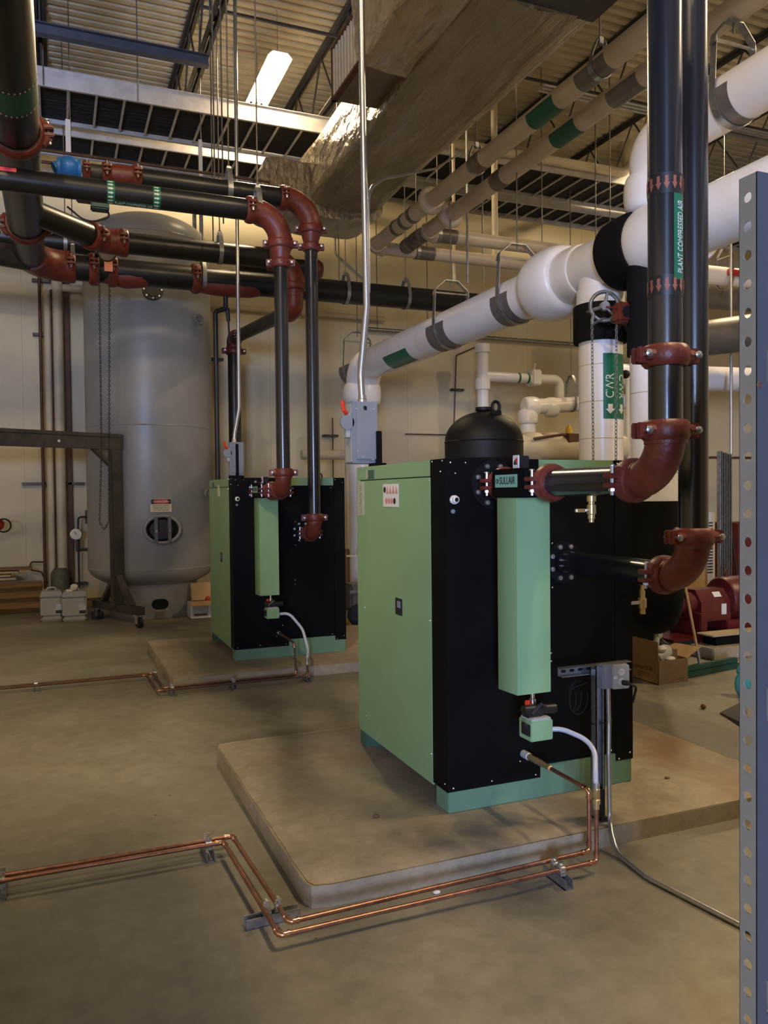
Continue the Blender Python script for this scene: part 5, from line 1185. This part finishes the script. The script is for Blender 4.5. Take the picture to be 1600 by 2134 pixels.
# far dryer lines
xc2 = fa2.x+.165; sx = .855
ya, yb = 6.70, 6.62
t = cline([(xc2, 7.10, .33), (xc2, 6.74, .32), (xc2, ya, .05), (.78, ya, .05), (.76, 7.30, .05), (-2.0, 7.32, .05)], .0095, 'copper_drain_line', 'old copper line from the rear dryer, inner one of the far pair', m='copper_old', mb='copper')
MB().lathe([(.018, 0), (.018, .05), (.013, .055), (.016, .08), (.012, .12), (.016, .14), (.010, .2)], (xc2, 7.293, .33), (0, -1, 0), 10).build('fitting', 'zinc', t)
xh = P(640, 1385, y=yb).x
t = cline([(xh, yb, .16), (xh, yb, .05), (.72, yb, .05), (.70, 7.24, .05), (-2.0, 7.26, .05)], .0095, 'copper_drain_line', 'old copper line from the grey hose, outer one of the far pair', m='copper_old', mb='copper')
MB().lathe([(.015, 0), (.015, .06)], (xh, yb, .15), UP, 10).build('fitting', 'zinc', t)
tag(MB().tube(fil([dp2, dp2+V((.09, -.05, .01)), (dp2.x+.20, 6.85, .42), (dp2.x+.22, 6.75, .25), (xh, yb, .20)], .15, 10), .013, 12).build('drain_hose', 'hose'), 'grey hose from the rear drain box down to the old copper line', 'hose')
for x, y, dx, dy, l in ((P(640, 1407, z=.05).x, 6.66, 0, 1, 'small clamp on the far copper lines below the rear dryer hose'), (P(487, 1423, z=.05).x, 6.66, 0, 1, 'small clamp on the far copper lines along the far pad front'), (.84, 6.66, 0, 1, 'small clamp at the near corner of the far pad'),
                        (P(322, 1403, z=.05).x, 7.29, 0, 1, 'small clamp left of the far pad'), (P(75, 1428, z=.05).x, 7.29, 0, 1, 'small clamp on the far copper lines at far left')): clamp(x, y, 0, dx, dy, l, L=.14)

# ================================================================ strut stand with outlet
sx, sy = 2.325, 3.05
t = T('outlet_stand', 'galvanised channel stand with power outlet in front of the near dryer', 'stand', (sx, sy, .095))
zt = .815
def strut(b, x0, x1, y0, y1, z0, z1, openside='-y'):
    b.box(x0, x1, y1-.004, y1, z0, z1); b.box(x0, x0+.004, y0, y1, z0, z1); b.box(x1-.004, x1, y0, y1, z0, z1); b.box(x0, x0+.011, y0, y0+.004, z0, z1); b.box(x1-.011, x1, y0, y0+.004, z0, z1); return b
strut(MB(), sx-.03, sx+.018, sy-.02, sy+.022, .10, zt-.02).build('upright', 'galv', t)
B(sx-.02, sx+.0, sy-.045, sy-.020, .096, .24, .002).box(sx-.035, sx+.025, sy-.05, sy+.03, .095, .102).build('foot_bracket', 'black_plastic', t)
zr = .785; b = MB(); x0, x1 = sx-.185, sx+.21; y = sy+.024
b.box(x0, x1, y+.034, y+.038, zr-.021, zr+.021); b.box(x0, x1, y, y+.036, zr+.017, zr+.021); b.box(x0, x1, y, y+.036, zr-.021, zr-.017); b.build('cross_channel', 'galv', t)
xx = x0+.03
while xx < x1-.02:
    MB().prism([(math.cos(a)*.008+(.006 if math.cos(a) > 0 else -.006), math.sin(a)*.007) for a in [2*PI*k/14 for k in range(14)]], .0, .002, Mx((xx, y+.0335, zr), (-1, 0, 0), (0, 0, 1))).build('slot', 'dark_void', t); xx += .047
o = B(sx-.032, sx+.03, sy-.075, sy-.022, .715, .825, .006).build('junction_box', 'grey_box', t)
bx, by_ = sx+.012, sy-.078
o = MB().box(-.043, .043, -.055, .055, -.004, .030, .005, Mx((sx+.062, sy-.062, .768), (1, -.12, 0), (0, 0, 1))).build('outlet_box', 'grey_box_light', t)
M = Mx((sx+.058, sy-.062-.0305, .768), (1, -.12, 0), (0, 0, 1)); M = Mx((sx+.062, sy-.062, .768), (1, -.12, 0), (0, 0, 1)) @ Matrix.Translation((0, 0, .0305))
for dz in (.024, -.020):
    r = MB().lathe([(.0165, 0), (.0165, .002)], (0, 0, 0), (0, 0, 1), 20); r.v = [M @ (q+V((-.002, dz, 0))) for q in r.v]; r = r.build('socket', 'label_white', o)
    for dx in (-.006, .006): MB().box(dx-.003, dx-.001, dz-.001, dz+.006, .002, .003, 0, M).build('slot', 'grey_shield', r)
MB().box(-.042, -.022, -.006, .006, 0, .001, 0, M).build('sticker', 'label_white', o)
c = M @ V((-.002, -.022, .01))
t_c = tag(MB().tube(fil([c, c+V((.02, -.04, -.003)), c+V((.055, -.03, -.02)), (c.x+.065, c.y+.01, c.z-.10)], .04), .006, 8).tube([c, c+V((.012, -.024, 0))], .012, 10).build('power_cord', 'black_rubber'), 'black plug and cord in the outlet of the channel stand', 'cord')
b = MB()
for k, (cx_, cz_, rr, rx) in enumerate(((-.085, .66, .07, .035), (-.065, .65, .08, .05), (-.10, .655, .06, .02), (.075, .66, .07, .03))):
    b.tube([V((sx+cx_+math.cos(a)*rx, sy+.065, cz_+math.sin(a)*rr)) for a in [PI*.4+1.7*PI*i/20 for i in range(21)]], .0022, 5)
b.tube([(sx-.03, sy+.05, .72), (sx-.09, sy+.065, .70), (sx-.12, sy+.065, .69)], .0022, 5)
tag(b.build('cable_coil', 'black_rubber'), 'loosely coiled thin black cord behind the channel stand', 'cord')
tag(MB().tube([V((sx+.015+math.cos(a)*.050, sy+.002+math.sin(a)*.028, .545+math.cos(a)*.008)) for a in [2*PI*i/24 for i in range(24)]], .003, 5, closed=True).build('cable_tie', 'black_plastic'), 'black cable tie round the channel stand and conduit', 'cable tie')
q1, q2, q3 = P(1350, 1830, z=.012), P(1290, 1790, z=.012), P(1545, 1930, z=.012); q1, q2 = q1, q2
tag(MB().tube(fil([(sx+.030, sy-.03, .72), (sx+.030, sy-.035, .545), (P(1268, 1600, y=3.0).x, 3.0, .40), (P(1270, 1690, y=2.98).x, 2.98, .11), (P(1274, 1730, y=2.925).x, 2.925, .07), (q2.x+.02, q2.y+.04, .015), (q1.x, q1.y, .012), (q3.x, q3.y, .012), (q3.x+.18, q3.y-1.2, .012)], .20, 9), .0105, 12).build('steel_conduit', 'conduit'), 'bent steel conduit running from the outlet stand across the floor to the right edge', 'conduit')

# ================================================================ rack post at the right
cr = CAM+ROT @ _c(1577, 1100)*(1.40/F)
px0, py0 = cr.x, cr.y; zt = 2.175
t = T('rack_post', 'perforated grey steel rack post at the right edge in the foreground', 'rack post', (px0+.04, py0+.02, 0))
yf_ = P(1540, 1100, x=px0).y
# left flange with real round holes, built as strips round each hole
b = MB(); pitch = .0508; yb_ = yf_; w = yb_-py0; hr = .0092; yh = py0+w*.53; z = zt-.038; zc_list = []
while z > .05: zc_list.append(z); z -= pitch
th = .003; edges = [zt]+[(zc_list[i]+zc_list[i+1])/2 for i in range(len(zc_list)-1)]+[0]
for i, zc in enumerate(zc_list):
    z1, z0 = edges[i], edges[i+1]; n = 16
    ring = [(yh+math.cos(2*PI*k/n)*hr, zc+math.sin(2*PI*k/n)*hr) for k in range(n)]
    outer = []
    for k in range(n):
        a = 2*PI*k/n; ca, sa = math.cos(a), math.sin(a); tt = 1e9
        if ca > 1e-6: tt = min(tt, (yb_-yh)/ca)
        if ca < -1e-6: tt = min(tt, (py0-yh)/ca)
        if sa > 1e-6: tt = min(tt, (z1-zc)/sa)
        if sa < -1e-6: tt = min(tt, (z0-zc)/sa)
        outer.append((yh+ca*tt, zc+sa*tt))
    for c_y, c_z in ((py0, z0), (py0, z1), (yb_, z0), (yb_, z1)):
        k = min(range(n), key=lambda j: (outer[j][0]-c_y)**2+(outer[j][1]-c_z)**2); outer[k] = (c_y, c_z)
    vs = [V((px0, a, c)) for a, c in ring]+[V((px0, a, c)) for a, c in outer]+[V((px0+th, a, c)) for a, c in ring]+[V((px0+th, a, c)) for a, c in outer]
    fs = []
    for k in range(n):
        j = (k+1) % n; fs += [(k, j, n+j, n+k), (2*n+k, 3*n+k, 3*n+j, 2*n+j), (k, 2*n+k, 2*n+j, j)]
    b.add(vs, fs)
b.box(px0, px0+th, yb_-.001, yb_, 0, zt)
b.build('hole_flange', 'rack_olive', t, ang=30)
zsl = [P(1592, yy, y=py0).z for yy in (2080, 1470, 760)]
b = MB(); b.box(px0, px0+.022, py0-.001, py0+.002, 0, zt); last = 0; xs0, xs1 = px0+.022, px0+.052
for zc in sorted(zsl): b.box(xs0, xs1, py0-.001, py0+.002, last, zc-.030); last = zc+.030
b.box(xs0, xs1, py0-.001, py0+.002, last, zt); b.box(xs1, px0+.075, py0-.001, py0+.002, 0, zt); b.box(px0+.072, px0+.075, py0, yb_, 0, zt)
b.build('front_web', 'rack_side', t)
for zc in zsl: MB().tube([(xs0+.002, py0+.01, zc-.028), (xs0+.002, py0+.002, zc-.028)], .004, 6).box(xs0, xs1, py0+.008, py0+.012, zc-.03, zc+.03).build('slot_clip', 'galv', t)
q = P(1581, 802, y=py0); MB().lathe([(.006, 0), (.005, .001)], (q.x, py0-.001, q.z), (0, -1, 0), 10).build('rust_spot', 'rust_frame', t)
# rest of the rack lies outside the frame
tag(B(px0+.22, px0+1.45, py0+.1, py0+.14, 0, 2.1, .004).build('rack_back_panel', 'rack_side'), 'sheet metal back of the rack to the right of the frame', 'rack')

# ================================================================ right background
# cardboard box
x0, y0 = 4.62, 5.262
t = T('cardboard_box', 'open cardboard box full of scrap on the floor right of the near dryer', 'box', (x0+.16, y0+.2, 0))
w, dp, h = .312, .62, .20
b = B(x0, x0+w, y0, y0+.004, 0, h); b.box(x0, x0+.004, y0, y0+dp, 0, h); b.box(x0+w-.004, x0+w, y0, y0+dp, 0, h); b.box(x0, x0+w, y0+dp-.004, y0+dp, 0, h); b.box(x0, x0+w, y0, y0+dp, 0, .006)
b.build('body', 'cardboard', t)
B(x0+.001, x0+w-.001, y0-.0015, y0, 0.001, h).build('end_panel', 'cardboard_dark', t)
MB().box(0, dp, -.16, 0, -.002, .002, 0, Mx((x0, y0, h), (0, 1, 0), (0.03, 0, -1))).build('flap', 'cardboard', t)
MB().prism([(0, 0), (dp*.6, 0), (dp*.5, .17), (.03, .20)], -.002, .002, Mx((x0+w, y0+.01, h), (0, 1, 0), (.9, .2, .35))).build('flap', 'cardboard', t)
MM = Mx((x0-.001, y0+.2, .115), (0, -1, 0), (0, 0, 1))
textmb('Luxmat |100', .052, flat(MM, 1.0)).build('lettering', 'ink_brown', t)
for k in range(3): MB().box(-.06, .09, -.045-.016*k, -.041-.016*k, 0, .001, 0, MM).build('printed_line', 'ink_brown', t)
textmb('Luxmat 100', .018, flat(Mx((x0+w*.72, y0-.002, .035), (1, 0, 0), (0, 0, 1)))).build('lettering', 'ink_brown', t)
tag(MB().tube([(x0+.05, y0+.12, .20), (x0+.13, y0+.16, .39)], .026, 10).box(x0+.105, x0+.165, y0+.13, y0+.18, .365, .415, .008).tube([(x0+.15, y0+.2, .39), (x0+.12, y0+.2, .42)], .006, 5).tube([(x0+.18, y0+.2, .36), (x0+.29, y0+.2, .28)], .003, 5).build('caulking_gun', 'grey_box_light'), 'grey caulking tube sticking out of the cardboard box', 'tool')
tag(MB().lathe([(.055, -.08), (.06, -.07), (.06, .07), (.045, .09), (.03, .10)], (x0+.12, y0+.1, .23), (1, .2, .4), 14).build('tin_can', 'grey_box_light'), 'grey can lying in the cardboard box', 'can')
tag(MB().sph((x0+.09, y0+.07, .285), .042, 8, 6, (1.2, 1, .7)).sph((x0+.16, y0+.04, .20), .035, 8, 6, (1.4, 1, .6)).build('paper_scraps', 'label_white'), 'white paper scraps in the cardboard box', 'paper')
tag(B(x0+.19, x0+.26, y0+.06, y0+.14, .16, .27, .006).build('small_carton', 'cardboard_dark'), 'small brown carton inside the cardboard box', 'box')
# broom
q = P(1458, 1392, z=.05); q2 = P(1396, 1058, x=q.x+.25)
t = T('push_broom', 'green push broom leaning with a wooden handle', 'broom', q)
hd = P(1480, 1400, z=0); hx = V((.97, .12, 0)).normalized()
hl, hr_ = P(1425, 1412, z=0), P(1525, 1392, z=0); hx = (hr_-hl); hx.z = 0; L = hx.length; hx.normalize()
c0 = hl+hx*L/2
MB().box(-L/2-.05, L/2+.05, -.03, .03, .05, .095, .008, Mx(c0, hx, UP.cross(hx))).build('broom_block', 'broom_green', t)
MB().box(-L/2-.05, L/2+.05, -.045, .045, 0, .05, .006, Mx(c0, hx, UP.cross(hx))).build('bristles', 'broom_green', t)
e = P(1396, 1055, y=c0.y+.55); s_ = P(1458, 1390, y=c0.y)
CY_(V((s_.x, c0.y, .09)), e, .013, 10).build('handle', 'broom_wood', t)
MB().tube([V((s_.x, c0.y, .09)), V((s_.x, c0.y, .09)).lerp(e, .10)], .015, 10).build('socket', 'galv', t)
# pump group
t = T('pump_casing', 'black lagged pump casing on the right behind the near dryer', 'pump', (5.65, 6.9, 0))
xa, xb = P(1318, 1041, y=6.6).x, P(1425, 1041, y=6.6).x; zt = P(1370, 1041, y=6.6).z
B(xa-.4, xb, 6.6, 7.3, .62, zt, .02).build('lagging_box', 'black_foam', t)
vc = P(1350, 1235, y=6.2)
MB().lathe([(.10, -.22), (.34, -.2), (.42, -.1), (.42, .1), (.34, .2), (.10, .22)], (vc.x, 6.45, .48), (.25, -1, 0), 30).tube(fil([(vc.x+.0, 6.4, .45), (vc.x+.42, 6.4, .45), (vc.x+.36, 6.5, .95), (vc.x+.2, 6.6, 1.1)], .3), .20, 20).build('volute', 'black_foam', t)
B(vc.x-.5, vc.x+.5, 6.1, 6.9, .0, .14, .01).build('pump_foot', 'black_plastic', t)
MB().lathe([(.17, 0), (.17, .03), (.12, .035)], P(1337, 1245, y=6.02), (0, -1, 0), 24).build('flange', 'tank_dark', t)
cy = 6.42
m0 = P(1483, 1257, y=cy)
t = T('red_pump_motor', 'dark red pump motor with boxy coupling guard on a concrete pad', 'motor', (m0.x, cy, .1))
gx0, gx1 = P(1452, 1257, y=cy-.1).x, P(1513, 1257, y=cy-.1).x; gz0, gz1 = P(1480, 1292, y=cy-.1).z, P(1480, 1228, y=cy-.1).z
o = MB().prism([(-.16, 0), (.16, 0), (.16, gz1-gz0-.12), (.07, gz1-gz0), (-.07, gz1-gz0), (-.16, gz1-gz0-.12)], 0, gx1-gx0, Matrix(((0, 0, 1, gx0), (1, 0, 0, cy), (0, 1, 0, gz0), (0, 0, 0, 1)))).build('coupling_guard', 'dark_red', t)
B(m0.x-.03, m0.x+.035, cy-.164, cy-.160, gz0+.06, gz0+.17).build('sticker', 'label_white', o); MB().box(-.05, .05, -.03, .03, 0, .003, 0, Mx((m0.x-.05, cy-.115, gz1-.055), (1, 0, 0), (0, .6, .8))).build('sticker', 'label_white', o)
MB().lathe([(.10, 0), (.21, .03), (.23, .06), (.23, .62), (.2, .68), (.1, .7)], (gx1-.02, cy, gz0+.20), (1, 0, 0), 30).build('motor_body', 'dark_red', t)
MB().tube([(gx0-.45, cy, gz0+.17), (gx0+.02, cy, gz0+.17)], .12, 20).lathe([(.16, 0), (.16, .05)], (gx0-.15, cy, gz0+.17), (1, 0, 0), 20).build('bearing_housing', 'dark_red', t)
MB().tube([V((gx1+.10, cy, gz0+.47))+V((math.cos(a)*.03, 0, math.sin(a)*.03)) for a in [2*PI*k/14 for k in range(14)]], .007, 6, closed=True).build('lifting_eye', 'dark_red', t)
B(gx0-.5, gx1+.7, cy-.3, cy+.3, .10, .16, .004).box(gx0-.1, gx0+.0, cy-.25, cy+.2, .16, gz0+.1, .01).box(gx0+.3, gx1+.6, cy-.2, cy+.2, .16, gz0+.0, .01).build('bedplate', 'dark_red', t)
q = P(1430, 1345, z=.30)
tag(B(gx0-.30, gx1+1.2, cy-.62, cy-.30, .0, .11, .01).build('equipment_pad', 'slab_concrete'), 'low concrete kerb in front of the red pump', 'concrete pad')
tag(B(gx0-.15, gx1+1.2, cy-.50, cy-.34, .11, .20, .005).build('steel_channel', 'black_panel'), 'dark steel channel lying on the kerb below the red pump', 'steel beam')
tag(B(gx0-.2, gx1+1.2, cy-.52, cy-.30, .20, .215, .003).build('board', 'pale_board'), 'pale board lying on the dark channel under the red pump', 'board')
# items right of the broom
q = P(1538, 1440, z=.05); tag(MB().sph((q.x+.05, q.y, .10), .07, 12, 8, (1, .8, 1.5)).sph((q.x+.06, q.y+.03, .20), .035, 8, 6, (1, 1, 1.4)).build('rubber_glove', 'glove_teal'), 'teal rubber glove lying half hidden behind the rack post', 'glove')
q = P(1465, 1478, z=0); tag(MB().sph((q.x, q.y, .02), .02, 10, 7).build('small_ball', 'rust_frame'), 'small dark brown lump on the floor', 'debris')
a, c_, e = P(1500, 1488, z=.0), P(1545, 1518, z=.0), P(1545, 1478, z=.02)
tag(MB().add([a, c_, e, a+V((0, 0, .012)), c_+V((.02, 0, .03)), e+V((.1, .05, .05))], [(0, 1, 2), (3, 5, 4), (0, 3, 4, 1), (1, 4, 5, 2), (2, 5, 3, 0)]).build('foil_scrap', 'bare_dark_steel'), 'dark foil scrap on the floor beside the rack post', 'scrap')
# whiteboard, louvre, strut bundle, dark items
q0, q1 = P(1340, 985, y=9.5), P(1408, 1042, y=9.5)
t = T('notice_board', 'white board with wooden edge above the black pump casing', 'board', (q0.x, 9.5, q1.z))
B(q0.x-.5, q1.x, 9.5, 9.53, q1.z, q0.z+.5).build('panel', 'label_white', t); B(q1.x, q1.x+.09, 9.47, 9.53, 0, q0.z+.5, .004).build('edge_post', 'cardboard', t)
q0, q1 = P(1472, 1068, y=9), P(1490, 1205, y=9)
t = T('louvred_panel', 'white louvred panel standing behind the second black riser', 'panel', (q0.x, 9, q1.z))
B(q0.x-.3, q1.x, 9, 9.03, 0, q0.z, .004).build('panel', 'white_plastic', t)
n = 18
for k in range(n): zz = q1.z+.08+(q0.z-q1.z-.2)*k/n; B(q0.x+.0, q1.x-.05, 8.995, 9.0, zz, zz+.02).build('louvre_slot', 'ink', t)
q0, q1 = P(1499, 940, y=8.6), P(1521, 1200, y=8.6)
t = T('slotted_channels', 'bundle of galvanised slotted channels standing right of the second riser', 'channel', (q0.x, 8.6, 0))
for k in range(3):
    xa = q0.x+.075*k; b = strut(MB(), xa, xa+.06, 8.6-.01*k, 8.65, 0.0, q0.z-.02*k); b.build('channel', 'galv', t)
    zz = .3
    while zz < q0.z-.1 and k != 1: B(xa+.022, xa+.038, 8.64, 8.6455, zz, zz+.035).build('slot', 'dark_void', t); zz += .075
q = P(1523, 700, y=8.7); tag(CY_((q.x, 8.7, 2.1), (q.x, 8.7, 5.4), .022, 10).build('vertical_conduit', 'conduit'), 'thin bright vertical conduit between the risers and the rack post', 'conduit')
q = P(1540, 1130, y=9.3); tag(B(q.x-.05, q.x+.6, 9.3, 9.8, 0, q.z+.3, .02).build('red_cabinet', 'dark_red'), 'dark red cabinet edge seen left of the rack post', 'cabinet')
q = P(1531, 1070, y=9.1); tag(MB().box(-.01, .02, -.01, .01, 0, 1.9, 0, Mx((q.x+.1, 9.1, .0), (1, 0, .18), (0, 1, 0))).build('leaning_bar', 'black_plastic'), 'dark bar leaning near the red cabinet', 'bar')
q = P(1480, 1200, y=9.2); tag(B(q.x-1.2, q.x-.35, 8.9, 9.3, 0, q.z+.25).build('wood_crate', 'cardboard'), 'light wood behind the red pump', 'crate')
# big pipes at far right
def rpipe(px, py, y, r, d, L, label, m='white_pvc', band=None):
    q = P(px, py, y=y); d = V(d).normalized(); t = T('wall_side_pipe', label, 'insulated pipe', q)
    CY_(q-d*L, q+d*L, r, 28).build('pipe', m, t)
    if band: MB().lathe([(r, -.5), (r+.006, -.5), (r+.006, .5), (r, .5)], q, d, 28).build('saddle', 'grey_shield', t)
    return t, q
rpipe(1510, 610, 9.6, .26, (1, -.12, 0), 1.6, 'grey banded white pipe right of the second riser, upper one', band=True)
rpipe(1510, 700, 8.4, .24, (0.5, -1, 0), 1.3, 'grey banded white pipe right of the second riser, middle one', band=True)
rpipe(1510, 790, 9.2, .18, (1, -.15, 0), 1.8, 'white pipe right of the second riser, lowest one')
tt, q = rpipe(1500, 575, 8.9, .13, (1, -.05, 0), 1.4, 'smaller pinkish white pipe near the yoke hanger at the right')
MB().tube([(q.x+.0, 8.75, q.z+.02), (q.x+.25, 8.7, q.z-.0)], .045, 10).build('valve', 'valve_red', tt)
q = P(1508, 560, y=8.9); clevis(q.x+.02, 8.9, q.z-.15, .15, 7.5, 'bright yoke hanger seen between the risers and the rack post', big=True)
# valve knob behind riser
q = P(1303, 780, y=5.35); tag(MB().sph(q, .036).tube([q, V((HX+.1, 5.35, q.z))], .01, 6).build('valve_knob', 'black_rubber'), 'black round knob between the two white risers', 'knob')
q = P(1308, 870, y=9); tag(CY_((q.x, 9, 0), (q.x, 9, 3.3), .03, 8).build('vertical_conduit', 'wall_pipe'), 'yellowish vertical pipe between the two white risers', 'pipe')
# floor marks
for px, py, l in ((783, 1702, 'small dark chip of debris on the near pad'), (1390, 1622, 'tiny curl of debris on the right of the near pad'), (910, 1861, 'white speck on the floor in front of the copper lines')):
    q = P(px, py, z=.096 if py < 1800 else 0); tag(MB().sph((q.x, q.y, q.z+.004), .012, 8, 5, (1.4, 1, .5)).build('debris', 'white_plastic' if py > 1800 else 'timber'), l, 'debris')
